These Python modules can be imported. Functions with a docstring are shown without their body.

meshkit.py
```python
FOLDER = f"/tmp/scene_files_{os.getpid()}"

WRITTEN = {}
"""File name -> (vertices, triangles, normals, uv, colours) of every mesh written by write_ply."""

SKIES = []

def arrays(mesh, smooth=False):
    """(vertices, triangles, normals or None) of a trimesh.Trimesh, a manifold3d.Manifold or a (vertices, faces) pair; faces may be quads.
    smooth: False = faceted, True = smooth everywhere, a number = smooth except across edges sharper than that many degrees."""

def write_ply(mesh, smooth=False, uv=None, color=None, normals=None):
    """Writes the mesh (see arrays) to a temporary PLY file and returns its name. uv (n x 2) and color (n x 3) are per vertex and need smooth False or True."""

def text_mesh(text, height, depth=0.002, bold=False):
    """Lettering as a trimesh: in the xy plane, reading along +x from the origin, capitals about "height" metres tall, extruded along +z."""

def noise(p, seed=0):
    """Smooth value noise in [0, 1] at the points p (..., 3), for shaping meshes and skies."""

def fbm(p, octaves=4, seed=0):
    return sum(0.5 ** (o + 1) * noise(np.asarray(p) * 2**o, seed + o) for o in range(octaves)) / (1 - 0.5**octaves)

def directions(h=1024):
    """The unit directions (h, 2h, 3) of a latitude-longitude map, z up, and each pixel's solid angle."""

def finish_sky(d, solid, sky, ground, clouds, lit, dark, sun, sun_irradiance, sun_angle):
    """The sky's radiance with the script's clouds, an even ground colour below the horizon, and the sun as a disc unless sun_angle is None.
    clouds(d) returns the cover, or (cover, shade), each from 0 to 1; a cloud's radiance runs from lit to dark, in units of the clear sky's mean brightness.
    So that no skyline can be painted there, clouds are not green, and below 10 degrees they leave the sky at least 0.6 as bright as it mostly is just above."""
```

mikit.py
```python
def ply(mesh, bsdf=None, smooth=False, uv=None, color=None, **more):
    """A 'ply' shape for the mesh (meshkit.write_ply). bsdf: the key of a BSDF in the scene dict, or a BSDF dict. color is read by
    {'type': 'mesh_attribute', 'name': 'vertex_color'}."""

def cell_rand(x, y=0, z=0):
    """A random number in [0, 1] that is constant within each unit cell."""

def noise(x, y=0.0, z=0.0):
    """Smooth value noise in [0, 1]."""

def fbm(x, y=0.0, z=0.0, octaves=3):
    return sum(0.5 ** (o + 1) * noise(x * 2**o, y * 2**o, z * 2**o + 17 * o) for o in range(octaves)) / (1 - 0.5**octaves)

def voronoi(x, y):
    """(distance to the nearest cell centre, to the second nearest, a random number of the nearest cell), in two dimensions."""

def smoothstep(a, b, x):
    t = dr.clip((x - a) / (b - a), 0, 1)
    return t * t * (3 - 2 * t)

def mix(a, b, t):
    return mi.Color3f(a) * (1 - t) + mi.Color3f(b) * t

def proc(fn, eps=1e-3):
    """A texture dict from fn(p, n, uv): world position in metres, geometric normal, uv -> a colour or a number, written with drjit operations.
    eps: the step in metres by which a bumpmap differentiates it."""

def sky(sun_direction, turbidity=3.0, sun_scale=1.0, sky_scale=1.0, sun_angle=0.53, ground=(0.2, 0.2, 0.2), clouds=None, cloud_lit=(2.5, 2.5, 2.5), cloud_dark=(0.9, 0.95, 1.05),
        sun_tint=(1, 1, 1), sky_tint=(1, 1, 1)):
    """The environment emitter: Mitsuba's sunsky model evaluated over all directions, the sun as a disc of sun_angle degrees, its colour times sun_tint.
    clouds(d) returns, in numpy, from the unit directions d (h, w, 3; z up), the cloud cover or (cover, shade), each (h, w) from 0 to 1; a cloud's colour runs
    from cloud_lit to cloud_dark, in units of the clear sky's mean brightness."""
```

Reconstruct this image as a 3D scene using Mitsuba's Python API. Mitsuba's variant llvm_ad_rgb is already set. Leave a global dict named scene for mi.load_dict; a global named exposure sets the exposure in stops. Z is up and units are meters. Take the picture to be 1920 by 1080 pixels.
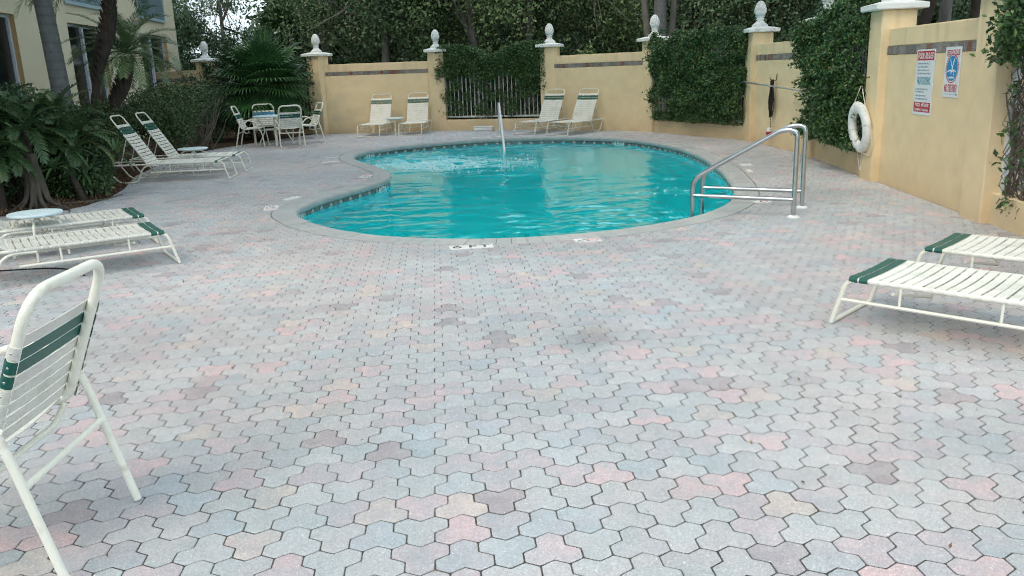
import math, numpy as np, trimesh, drjit as dr, mitsuba as mi, mikit, meshkit
from shapely.geometry import Polygon, LineString, Point, box as sbox
from shapely import affinity, union_all
from scipy.interpolate import CubicSpline
from scipy.spatial import ConvexHull
from mikit import noise, fbm, smoothstep, mix, cell_rand, voronoi

T = mi.ScalarTransform4f
scene, labels = {}, {}
pi = math.pi

# ------------------------------------------------------------------ camera, sky, exposure
CAM_H, PITCH, ROLL = 1.55, math.radians(14.6), math.radians(2.0)
_f = np.array([0, math.cos(PITCH), -math.sin(PITCH)])
_r0 = np.array([1.0, 0, 0]); _d0 = np.cross(_f, _r0)
_d = -_r0 * math.sin(ROLL) + _d0 * math.cos(ROLL)
scene['camera'] = {'type': 'perspective', 'fov': 2 * math.degrees(math.atan(960 / 1560)), 'fov_axis': 'x', 'near_clip': 0.05, 'far_clip': 2000.0,
                   'to_world': T().look_at(origin=[0, 0, CAM_H], target=[float(a) for a in np.array([0, 0, CAM_H]) + _f], up=[float(-a) for a in _d])}
scene['sky_light'] = mikit.sky((-0.35, -0.55, 0.75), turbidity=3, sun_scale=0.16, sun_angle=28, clouds=lambda d: 1.0,
                               cloud_lit=(2.08, 2.42, 2.66), cloud_dark=(1.2, 1.3, 1.35), sky_scale=1.0, ground=(0.12, 0.13, 0.12))
exposure = 2.72

# ------------------------------------------------------------------ helpers
def uniq(name):
    k, i = name, 0
    while k in used:
        i += 1
        k = f'{name}_{i:03d}'
    used.add(k)
    return k
used = set()
count = {}
def pkey(parent, name):
    i = count.get((parent, name), -1) + 1
    count[(parent, name)] = i
    return f'{parent}__{name}' + (f'_{i:03d}' if i else '')
def lab(key, label=None, cat=None, group=None, kind=None):
    d = {}
    if label: d['label'] = label
    if cat: d['category'] = cat
    if group: d['group'] = group
    if kind: d['kind'] = kind
    labels[key] = d
def thing(name, label, cat, group=None):
    k = uniq(name); lab(k, label, cat, group); return k
def put(key, mesh, bsdf, smooth=False, uv=None, color=None, tw=None):
    d = mikit.ply(mesh, bsdf, smooth=smooth, uv=uv, color=color)
    if tw is not None: d['to_world'] = tw
    scene[key] = d
    return key
def part(parent, name, mesh, bsdf, smooth=False, uv=None, tw=None):
    return put(pkey(parent, name), mesh, bsdf, smooth, uv, None, tw)
def TM(v, f): return trimesh.Trimesh(np.asarray(v, float), np.asarray(f, int), process=False)
def cat(ms):
    return trimesh.util.concatenate(ms) if len(ms) > 1 else ms[0]
def mat(p, yaw=0.0, scale=1.0):
    return T().translate([float(a) for a in p]).rotate([0, 0, 1], math.degrees(yaw)).scale(scale)
def frame(o, X, Y, Z):
    m = np.eye(4); m[:3, 0] = X; m[:3, 1] = Y; m[:3, 2] = Z; m[:3, 3] = o
    return m
def xf(mesh, m):
    c = mesh.copy(); c.apply_transform(m); return c
def fillet(pts, r, n=5, closed=False):
    pts = [np.asarray(p, float) for p in pts]; out = []
    N = len(pts)
    for i, p in enumerate(pts):
        if not closed and i in (0, N - 1):
            out.append(p); continue
        a, b = pts[i - 1] - p, pts[(i + 1) % N] - p
        la, lb = np.linalg.norm(a), np.linalg.norm(b)
        rr = min(r[i] if isinstance(r, (list, tuple)) else r, la * .49, lb * .49)
        if rr < 1e-4: out.append(p); continue
        q0, q1 = p + a / la * rr, p + b / lb * rr
        for t in np.linspace(0, 1, n + 1):
            out.append((1 - t) ** 2 * q0 + 2 * t * (1 - t) * p + t * t * q1)
    return np.array(out)
def tube(pts, r, sides=10, closed=False):
    p = np.asarray(pts, float); n = len(p)
    r = np.broadcast_to(np.asarray(r, float), (n,))
    t = np.roll(p, -1, 0) - np.roll(p, 1, 0) if closed else np.gradient(p, axis=0)
    t /= np.linalg.norm(t, axis=1, keepdims=True) + 1e-12
    u = np.cross(t[0], [0, 0, 1.0] if abs(t[0][2]) < .9 else [1.0, 0, 0]); u /= np.linalg.norm(u)
    rings = []
    ang = np.arange(sides) * 2 * pi / sides
    for i in range(n):
        u = u - t[i] * (u @ t[i]); u /= np.linalg.norm(u) + 1e-12
        w = np.cross(t[i], u)
        rings.append(p[i] + r[i] * (np.cos(ang)[:, None] * u + np.sin(ang)[:, None] * w))
    v = np.vstack(rings); f = []
    m = n if closed else n - 1
    i, j = np.meshgrid(np.arange(m), np.arange(sides), indexing='ij')
    a = i * sides + j; b = i * sides + (j + 1) % sides
    c = ((i + 1) % n) * sides + (j + 1) % sides; d = ((i + 1) % n) * sides + j
    f = np.vstack([np.stack([a, b, c], -1).reshape(-1, 3), np.stack([a, c, d], -1).reshape(-1, 3)])
    if not closed:
        v = np.vstack([v, p[0], p[-1]]); s = np.arange(sides)
        f = np.vstack([f, np.stack([(s + 1) % sides, s, s * 0 + n * sides], -1), np.stack([(n - 1) * sides + s, (n - 1) * sides + (s + 1) % sides, s * 0 + n * sides + 1], -1)])
    return TM(v, f)
def hull(pts):
    return trimesh.convex.convex_hull(np.asarray(pts, float))
def cbox(x0, x1, y0, y1, z0, z1, b=0.004):
    b = min(b, (x1 - x0) * .45, (y1 - y0) * .45, (z1 - z0) * .45)
    P = []
    for sx in (0, 1):
        for sy in (0, 1):
            for sz in (0, 1):
                x, y, z = (x0, x1)[sx], (y0, y1)[sy], (z0, z1)[sz]
                dx, dy, dz = b * (1 - 2 * sx), b * (1 - 2 * sy), b * (1 - 2 * sz)
                P += [(x, y + dy, z + dz), (x + dx, y, z + dz), (x + dx, y + dy, z)]
    return hull(P)
def lathe(prof, n=24):
    prof = np.asarray(prof, float); a = np.arange(n) * 2 * pi / n; k = len(prof)
    v = np.stack([prof[:, :1] * np.cos(a), prof[:, :1] * np.sin(a), np.repeat(prof[:, 1:], n, 1)], -1).reshape(-1, 3)
    i, j = np.meshgrid(np.arange(k - 1), np.arange(n), indexing='ij')
    A, B, C, D = i * n + j, i * n + (j + 1) % n, (i + 1) * n + (j + 1) % n, (i + 1) * n + j
    f = np.vstack([np.stack([A, B, C], -1).reshape(-1, 3), np.stack([A, C, D], -1).reshape(-1, 3)])
    return TM(v, f)
def extrude(poly, h):
    if poly.is_empty: return None
    gs = [g for g in getattr(poly, 'geoms', [poly]) if g.geom_type == 'Polygon' and g.area > 1e-6]
    return cat([trimesh.creation.extrude_polygon(g, h, engine='earcut') for g in gs]) if gs else None
def flat(poly, z):
    ms = []
    for g in getattr(poly, 'geoms', [poly]):
        v, f = trimesh.creation.triangulate_polygon(g, engine='earcut')
        f = np.asarray(f); v = np.asarray(v)
        n = np.cross(v[f[:, 1]] - v[f[:, 0]], v[f[:, 2]] - v[f[:, 0]])
        f[n < 0] = f[n < 0][:, ::-1]
        ms.append(TM(np.c_[v, np.full(len(v), z)], f))
    return cat(ms)

# ------------------------------------------------------------------ materials
def principled(color, rough=.5, metal=0.0, spec=.5, **k):
    c = color if isinstance(color, dict) else {'type': 'rgb', 'value': list(color)}
    return {'type': 'twosided', 'b': {'type': 'principled', 'base_color': c, 'roughness': rough, 'metallic': metal, 'specular': spec, **k}}
def bumped(color, rough, fn, eps=2e-3, spec=.5):
    c = color if isinstance(color, dict) else {'type': 'rgb', 'value': list(color)}
    return {'type': 'twosided', 'b': {'type': 'bumpmap', 't': mikit.proc(fn, eps), 'scale': 1.0,
            'b': {'type': 'principled', 'base_color': c, 'roughness': rough, 'specular': spec}}}
C3 = mi.Color3f

def f_paver(p, n, uv):
    t, q = uv.x, uv.y
    b1 = fbm(p.x * 14 + q * 50, p.y * 14 + t * 31, 1.0, 2)
    grey, blue, pink, cream, dark = C3(.405, .407, .405), C3(.345, .385, .405), C3(.465, .37, .37), C3(.47, .445, .385), C3(.27, .252, .272)
    c = mix(grey, blue, smoothstep(.40, .62, t) * .75)
    c = mix(c, pink, smoothstep(.58, .82, t) * (.35 + .65 * q) * (.35 + 1.2 * b1))
    c = mix(c, cream, smoothstep(.915, .925, t) * (.15 + .6 * b1))
    c = mix(c, dark, smoothstep(.966, .970, t) * (.2 + .9 * b1))
    c = c * (.92 + .11 * q) * (.93 + .14 * b1)
    b2 = fbm(p.x * 9 + 3, p.y * 9, 11.0, 3)
    c = mix(c, C3(.44, .425, .42), smoothstep(.4, .75, b2) * .22)
    sp = noise(p.x * 420, p.y * 420, 3.0)
    c = c * (.74 + .34 * sp + .22 * noise(p.x * 150, p.y * 150, 7.0))
    c = c + C3(.22, .22, .22) * smoothstep(.86, .95, noise(p.x * 230, p.y * 230, 13.0))
    st = fbm(p.x * .8, p.y * .8, 2.0, 4)
    hz = fbm(p.x * .45 + 3.7, p.y * .45 + 1.2, 6.0, 3)
    h2 = fbm(p.x * 7 + 2, p.y * 7, 8.0, 3)
    c = c * mix(C3(.975, 1.008, 1.012), C3(1.022, .99, .994), smoothstep(.3, .7, h2))
    c = c * mix(C3(.97, 1.0, 1.025), C3(1.025, .992, .985), smoothstep(.35, .65, hz))
    c = c * (.80 + .36 * st)
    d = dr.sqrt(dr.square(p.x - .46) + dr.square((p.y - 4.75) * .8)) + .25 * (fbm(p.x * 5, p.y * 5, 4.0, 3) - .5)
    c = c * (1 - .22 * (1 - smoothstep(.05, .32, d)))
    return c
scene['paver_mat'] = bumped(mikit.proc(f_paver), .72, lambda p, n, uv: .0011 * noise(p.x * 260, p.y * 260, 2.0) + .0016 * noise(p.x * 70, p.y * 70, 5.0), 1e-3, .35)
scene['sand_mat'] = principled(mikit.proc(lambda p, n, uv: C3(.072, .069, .063) * (.6 + .8 * noise(p.x * 60, p.y * 60, 0.))), .95, spec=.2)
def f_coping(p, n, uv):
    return mix(C3(.43, .425, .41), C3(.36, .39, .39), uv.x) * (.82 + .18 * noise(p.x * 260, p.y * 260, p.z * 200) + .2 * (fbm(p.x * 2.5, p.y * 2.5, 1., 3) - .5))
scene['coping_mat'] = principled(mikit.proc(f_coping), .68, spec=.35)
def f_stucco(p, n, uv):
    c = mix(C3(.78, .635, .405), C3(.73, .585, .365), fbm(p.x * .9, p.y * .9, p.z * .9, 3))
    low = (1 - smoothstep(.0, .42, p.z + .3 * (fbm(p.x * 3, p.y * 3, p.z * 2, 3) - .5)))
    c = mix(c, C3(.40, .26, .14), low * .26)
    run = smoothstep(.60, .8, noise(p.x * 9, p.y * 9, p.z * .5)) * smoothstep(1.2, 1.9, p.z)
    c = c * (1 - .10 * run)
    s2 = fbm(p.x * 5, p.y * 5, p.z * 5, 3)
    return c * (.90 + .2 * s2)
def f_stucco_b(p, n, uv):
    return .0022 * fbm(p.x * 38, p.y * 38, p.z * 38, 3) + .0012 * noise(p.x * 160, p.y * 160, p.z * 160)
scene['stucco_mat'] = bumped(mikit.proc(f_stucco), .85, f_stucco_b, 1.5e-3, .25)
scene['building_mat'] = bumped(mikit.proc(lambda p, n, uv: mix(C3(.74, .69, .52), C3(.68, .63, .47), fbm(p.x * .7, p.y * .7, p.z * .7, 3))), .85, f_stucco_b, 2e-3, .25)
scene['reveal_mat'] = principled((.50, .33, .16), .85, spec=.25)
def f_cap(p, n, uv):
    return mix(C3(.74, .76, .74), C3(.42, .46, .44), smoothstep(.56, .8, fbm(p.x * 7, p.y * 7, p.z * 7, 4)) * .7)
scene['cap_mat'] = principled(mikit.proc(f_cap), .7, spec=.3)
scene['frame_mat'] = principled(mikit.proc(lambda p, n, uv: mix(C3(.75, .74, .645), C3(.50, .47, .38), smoothstep(.62, .85, fbm(p.x * 14, p.y * 14, p.z * 14, 3)) * .6)), .34, spec=.5)
def f_strap(base, dirt):
    return lambda p, n, uv: mix(C3(*base), C3(*dirt), smoothstep(.45, .8, fbm(p.x * 9, p.y * 9, p.z * 9, 3)) * .55) * (.92 + .12 * noise(p.x * 90, p.y * 90, p.z * 90))
scene['strap_white_mat'] = principled(mikit.proc(f_strap((.76, .75, .68), (.55, .55, .47))), .42, spec=.5)
scene['strap_shaded_mat'] = principled(mikit.proc(f_strap((.60, .60, .55), (.42, .43, .38))), .42, spec=.5)  # white strap colour darkened for straps that sit in shade
scene['strap_green_mat'] = principled(mikit.proc(f_strap((.010, .092, .072), (.025, .09, .075))), .36, spec=.5)
scene['strap_blue_cast_mat'] = principled(mikit.proc(f_strap((.07, .27, .46), (.10, .28, .42))), .36, spec=.5)  # green strap recoloured to paint in a blue reflection
scene['table_mat'] = principled(mikit.proc(f_strap((.60, .74, .78), (.50, .64, .68))), .3, spec=.5)
scene['rivet_mat'] = principled((.6, .62, .6), .3, .9)
scene['steel_mat'] = principled(mikit.proc(lambda p, n, uv: C3(.62, .625, .62) * (.88 + .2 * noise(p.x * 20, p.y * 20, p.z * 20))), .2, 1.0)
scene['rail_mat'] = principled((.78, .79, .78), .42, .7)
scene['aluminium_mat'] = principled((.70, .72, .73), .35, .8)
scene['white_plastic_mat'] = principled(mikit.proc(lambda p, n, uv: C3(.78, .80, .79) * (.88 + .16 * fbm(p.x * 12, p.y * 12, p.z * 12, 3))), .45)
scene['buoy_mat'] = principled(mikit.proc(lambda p, n, uv: mix(C3(.80, .81, .80), C3(.55, .56, .53), smoothstep(.55, .8, fbm(p.x * 16, p.y * 16, p.z * 16, 3)) * .5)), .5)
scene['rope_white_mat'] = principled((.72, .70, .62), .8, spec=.2)
scene['rope_dark_mat'] = principled((.035, .03, .028), .8, spec=.2)
scene['float_red_mat'] = principled((.42, .03, .025), .4)
scene['glitter_mat'] = principled((.55, .82, .84), .2, spec=.6)  # pale cyan colour painted as sparkle on the water
scene['sign_white_mat'] = principled((.72, .76, .78), .35)
scene['sign_red_mat'] = principled((.43, .035, .06), .35)
scene['sign_blue_mat'] = principled((.02, .24, .52), .35)
scene['sign_teal_mat'] = principled((.01, .24, .34), .35)
scene['sign_grey_mat'] = principled((.30, .36, .42), .4)
scene['sign_dark_mat'] = principled((.02, .03, .05), .4)
scene['marker_mat'] = principled(mikit.proc(lambda p, n, uv: C3(.74, .75, .73) * (.72 + .4 * fbm(p.x * 30, p.y * 30, 1., 3))), .35)
scene['marker_mark_mat'] = principled((.06, .06, .065), .5)
scene['marker_red_mat'] = principled((.50, .22, .20), .5)
scene['tile_mat'] = principled(mikit.proc(lambda p, n, uv: mix(C3(.17, .16, .145), C3(.10, .11, .115), uv.x)), .3)
scene['tile_light_mat'] = principled((.40, .41, .40), .3)
scene['plaster_mat'] = principled(mikit.proc(lambda p, n, uv: C3(.03, .76, .81) * (.93 + .12 * fbm(p.x * 2, p.y * 2, p.z * 2, 3))), .9, spec=.1)
scene['water_mat'] = {'type': 'dielectric', 'int_ior': 1.333, 'ext_ior': 1.0, 'specular_transmittance': {'type': 'rgb', 'value': [.40, .99, .98]}}
def f_bandstone(p, n, uv):
    c = mix(C3(.27, .255, .235), C3(.17, .16, .155), uv.y)
    c = mix(c, C3(.22, .105, .075), smoothstep(.86, .88, uv.x))
    return c * (.55 + .9 * noise(p.x * 85, p.y * 85, p.z * 85))
scene['bandstone_mat'] = bumped(mikit.proc(f_bandstone), .9, lambda p, n, uv: .006 * noise(p.x * 90, p.y * 90, p.z * 90), 2e-3, .2)
scene['fence_white_mat'] = principled(mikit.proc(lambda p, n, uv: mix(C3(.66, .68, .66), C3(.34, .36, .33), smoothstep(.5, .8, fbm(p.x * 11, p.y * 11, p.z * 4, 3)))), .5)
def f_bark(a, b, sc, st):
    return lambda p, n, uv: mix(C3(*a), C3(*b), fbm(p.x * sc, p.y * sc, p.z * st, 4))
scene['palm_grey_mat'] = bumped(mikit.proc(lambda p, n, uv: mix(C3(.185, .195, .195), C3(.11, .118, .118), fbm(p.x * 22, p.y * 22, p.z * 9, 4)) * (.86 + .14 * smoothstep(.2, .6, dr.abs(dr.sin(p.z * 22 + noise(p.x * 3, p.y * 3, p.z * 2)))))), .9, lambda p, n, uv: .008 * fbm(p.x * 25, p.y * 25, p.z * 12, 3), 3e-3, .2)
scene['bark_dark_mat'] = bumped(mikit.proc(f_bark((.085, .07, .058), (.03, .026, .022), 16, 8)), .95, lambda p, n, uv: .012 * fbm(p.x * 22, p.y * 22, p.z * 12, 3), 3e-3, .15)
scene['bark_grey_mat'] = bumped(mikit.proc(f_bark((.24, .235, .215), (.12, .115, .105), 10, 3)), .95, lambda p, n, uv: .015 * fbm(p.x * 14, p.y * 14, p.z * 4, 3), 4e-3, .15)
scene['stump_mat'] = bumped(mikit.proc(f_bark((.15, .135, .11), (.045, .04, .034), 14, 6)), .95, lambda p, n, uv: .014 * fbm(p.x * 24, p.y * 24, p.z * 8, 3), 4e-3, .15)
scene['twig_mat'] = principled((.15, .125, .10), .9, spec=.2)
def f_leaf(a, b, c):
    return lambda p, n, uv: mix(mix(C3(*a), C3(*b), uv.x), C3(*c), smoothstep(.88, 1.0, uv.y))
def leafmat(a, b, c, rough=.45, spec=.4): return principled(mikit.proc(f_leaf(a, b, c)), rough, spec=spec)
scene['vine_leaf_mat'] = leafmat((.018, .055, .016), (.07, .15, .042), (.17, .26, .08), .38, .55)
scene['shrub_leaf_mat'] = leafmat((.03, .07, .024), (.075, .135, .045), (.15, .16, .06))
scene['deep_leaf_mat'] = leafmat((.025, .062, .030), (.06, .12, .05), (.13, .17, .07))
scene['oak_leaf_mat'] = leafmat((.07, .13, .07), (.15, .24, .115), (.26, .30, .18))
scene['oak_light_mat'] = leafmat((.095, .165, .068), (.19, .28, .11), (.30, .34, .18))
scene['pale_leaf_mat'] = leafmat((.06, .095, .06), (.12, .16, .11), (.2, .23, .17))
scene['palm_leaf_mat'] = leafmat((.05, .105, .04), (.11, .19, .075), (.22, .26, .12), .38, .5)
scene['feather_leaf_mat'] = leafmat((.028, .065, .025), (.065, .125, .045), (.18, .20, .06), .4, .5)
scene['fan_leaf_mat'] = leafmat((.022, .075, .026), (.055, .14, .04), (.12, .20, .06), .36, .5)
scene['dead_leaf_mat'] = leafmat((.10, .06, .035), (.17, .11, .06), (.24, .18, .10), .8, .2)
scene['flower_mat'] = principled((.62, .14, .03), .6)
scene['mulch_mat'] = bumped(mikit.proc(lambda p, n, uv: mix(C3(.045, .032, .024), C3(.10, .065, .042), fbm(p.x * 18, p.y * 18, 0., 4))), .95, lambda p, n, uv: .02 * fbm(p.x * 25, p.y * 25, 0., 3), 4e-3, .15)
scene['soil_mat'] = principled(mikit.proc(lambda p, n, uv: mix(C3(.055, .042, .03), C3(.10, .085, .05), fbm(p.x * .9, p.y * .9, 0., 4))), .95, spec=.15)
scene['glass_mat'] = principled((.012, .016, .018), .06, spec=.5)
scene['window_frame_mat'] = principled((.56, .61, .66), .45)
scene['shutter_mat'] = principled((.40, .53, .60), .5)

# ------------------------------------------------------------------ pool outline
POOL = np.array([(-2.61, 9.98), (-2.43, 9.51), (-2.13, 9.0), (-1.76, 8.57), (-1.26, 8.17), (-.82, 7.98), (-.45, 7.88), (.02, 7.84), (.53, 7.91), (1.07, 8.08), (1.63, 8.41), (1.98, 8.68),
    (2.22, 8.97), (2.44, 9.3), (2.62, 9.66), (2.78, 10.1), (2.94, 10.75), (3.07, 11.45), (3.22, 12.4), (3.35, 13.6), (3.42, 14.9), (3.38, 16.1), (3.24, 17.1), (3.0, 18.0), (2.68, 18.74), (2.18, 19.34), (1.5, 19.82),
    (.72, 20.1), (-.07, 20.18), (-.86, 20.02), (-1.6, 19.6), (-2.35, 18.98), (-2.84, 18.3), (-3.1, 17.7), (-3.12, 16.95), (-2.93, 16.15), (-2.62, 15.4), (-2.33, 14.75), (-2.08, 14.15), (-1.92, 13.6), (-1.88, 13.1),
    (-1.94, 12.6), (-2.12, 12.07), (-2.33, 11.5), (-2.5, 10.95), (-2.6, 10.42)])
_pp = np.vstack([POOL, POOL[:1]])
_s = np.r_[0, np.cumsum(np.linalg.norm(np.diff(_pp, axis=0), axis=1))]
_cs = CubicSpline(_s, _pp, bc_type='periodic')
def outline(n):
    q = _cs(np.linspace(0, _s[-1], 4 * n + 1)[:-1])
    k = np.exp(-.5 * (np.arange(-14, 15) / 6.0) ** 2); k /= k.sum()
    q = sum(np.roll(q, i - 14, 0) * k[i] for i in range(29))
    c = np.vstack([q, q[:1]]); s = np.r_[0, np.cumsum(np.linalg.norm(np.diff(c, axis=0), axis=1))]
    t = np.linspace(0, s[-1], n + 1)[:-1]
    return np.stack([np.interp(t, s, c[:, 0]), np.interp(t, s, c[:, 1])], 1)
NCOP = 236
edge = outline(NCOP)
_t = np.roll(edge, -1, 0) - np.roll(edge, 1, 0); _t /= np.linalg.norm(_t, axis=1, keepdims=True)
enorm = np.stack([_t[:, 1], -_t[:, 0]], 1)          # outline runs counter-clockwise: this points out of the pool
pool_poly = Polygon(edge).buffer(0)
cop_poly = pool_poly.buffer(.27)

# ------------------------------------------------------------------ fence line
PIL = np.array([(-9.0, 26.1), (-5.22, 24.15), (-1.88, 24.0), (1.22, 22.95), (3.62, 20.75), (5.13, 17.35), (5.2, 13.95), (4.93, 10.98), (4.69, 7.98), (4.42, 4.9), (4.15, 1.9)])
def seg(i):
    t = PIL[i + 1] - PIL[i]; L = np.linalg.norm(t); t = t / L
    return PIL[i], t, np.array([t[1], -t[0]]), L
FRONT = .21
bed_edge = [(-8.5, -3), (-8.5, 9.9), (-6.9, 10.25), (-6.3, 10.42), (-5.85, 10.55), (-5.66, 11.1), (-5.7, 11.9), (-5.9, 12.8), (-6.12, 13.45), (-6.5, 14.6), (-6.85, 16.5), (-7.0, 18.5), (-6.95, 19.9), (-6.62, 21.0), (-6.1, 22.6), (-5.5, 24.0)]
back_edge = [(-1.9, 23.9), (1.2, 22.85), (3.55, 20.68), (5.0, 17.35), (5.08, 13.95), (4.8, 10.98), (4.56, 7.98), (4.3, 4.9), (4.05, 1.9), (4.0, -3)]
deck_poly = Polygon(bed_edge + back_edge).buffer(0)

# ground, deck bed
ring = Polygon([(-120, -40), (120, -40), (120, 200), (-120, 200)])
put('ground', flat(ring.difference(pool_poly.buffer(.1)), -.06), 'soil_mat'); lab('ground', 'dark soil and leaf litter around the pool deck', None, None, 'structure')
bed = deck_poly.difference(pool_poly.buffer(.06))
put('pool_deck', flat(bed, -.0023), 'sand_mat'); lab('pool_deck', 'pool deck of three-lobed concrete pavers in grey, pink and blue', None, None, 'structure')

# ------------------------------------------------------------------ pavers
rng = np.random.default_rng(7)
LA, LYAW, LX, LY = .29238, .0819, -.28065, 2.3775
hw = LA / 3; hs = hw / math.sqrt(3)
def hexp(cx, cy): return Polygon([(cx + hs * 1.0002 * math.sin(k * pi / 3), cy + hs * 1.0002 * math.cos(k * pi / 3)) for k in range(6)])
ox, oy = .5 * hw, -.5 * hs
def trihex(cs): return union_all([hexp(a - ox, b - oy) for a, b in cs]).simplify(.0004)
shpA = trihex([(0, 0), (-.5 * hw, 1.5 * hs), (.5 * hw, 1.5 * hs)])
shpB = trihex([(hw, 0), (2 * hw, 0), (1.5 * hw, 1.5 * hs)])
def soften(poly):
    return poly.buffer(-.0099).buffer(.0077, quad_segs=2).simplify(.0006)
def paver_template(poly):
    o = soften(poly); i = o
    a = np.array(o.exterior.coords)[:-1]
    if Polygon(a).exterior.is_ccw is False: a = a[::-1]
    n = len(a)
    d1 = np.roll(a, -1, 0) - a; d1 /= np.linalg.norm(d1, axis=1, keepdims=True)
    d0 = np.roll(d1, 1, 0)
    n0, n1 = np.stack([-d0[:, 1], d0[:, 0]], 1), np.stack([-d1[:, 1], d1[:, 0]], 1)
    b = (n0 + n1) / (1 + (n0 * n1).sum(1, keepdims=True))
    inn = a + b * .0028
    tv, tf = trimesh.creation.triangulate_polygon(Polygon(inn), engine='earcut')
    tv = np.asarray(tv)[:, :2]; tf = np.asarray(tf)
    idx = np.array([np.argmin(((inn - q) ** 2).sum(1)) for q in tv])
    tf = idx[tf]
    cr = np.cross(np.c_[inn[tf[:, 1]] - inn[tf[:, 0]], np.zeros(len(tf))], np.c_[inn[tf[:, 2]] - inn[tf[:, 0]], np.zeros(len(tf))])[:, 2]
    tf[cr < 0] = tf[cr < 0][:, ::-1]
    v = np.vstack([np.c_[inn, np.zeros(n)], np.c_[a, np.full(n, -.0026)], np.c_[a, np.full(n, -.02)]])
    k = np.arange(n); k1 = (k + 1) % n; fs = [tf]
    for lo, hi in ((n, 0), (2 * n, n)):
        fs += [np.stack([lo + k, lo + k1, hi + k1], 1), np.stack([lo + k, hi + k1, hi + k], 1)]
    return v, np.vstack(fs), a
tmpl = [paver_template(shpA), paver_template(shpB)]
cy, sy = math.cos(LYAW), math.sin(LYAW)
inside = deck_poly.difference(cop_poly.buffer(.004))
from shapely import prepare, contains_xy
prepare(inside)
cells = []
for j in range(-4, 150):
    for i in range(-40, 40):
        x, y = i * LA, j * LA / math.sqrt(3)
        X, Y = LX + x * cy - y * sy, LY + x * sy + y * cy
        if Y < .6 or Y > 25 or X < -9 or X > 5.5: continue
        cells.append((X, Y))
cells = np.array(cells)
whole, cut = [], []
R2 = np.array([[cy, sy], [-sy, cy]])
for kind in (0, 1):
    a = tmpl[kind][2] @ R2
    test = contains_xy(inside, (cells[:, None, 0] + a[None, :, 0]).ravel(), (cells[:, None, 1] + a[None, :, 1]).ravel()).reshape(len(cells), -1)
    al, an = test.all(1), test.any(1)
    for c in cells[al]: whole.append((kind, c[0], c[1]))
    for c in cells[an & ~al]: cut.append((kind, c[0], c[1]))
whole.sort(key=lambda w: math.hypot(w[1] * .9, w[2]))
def tone_of():
    return rng.random(), rng.random()
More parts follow.
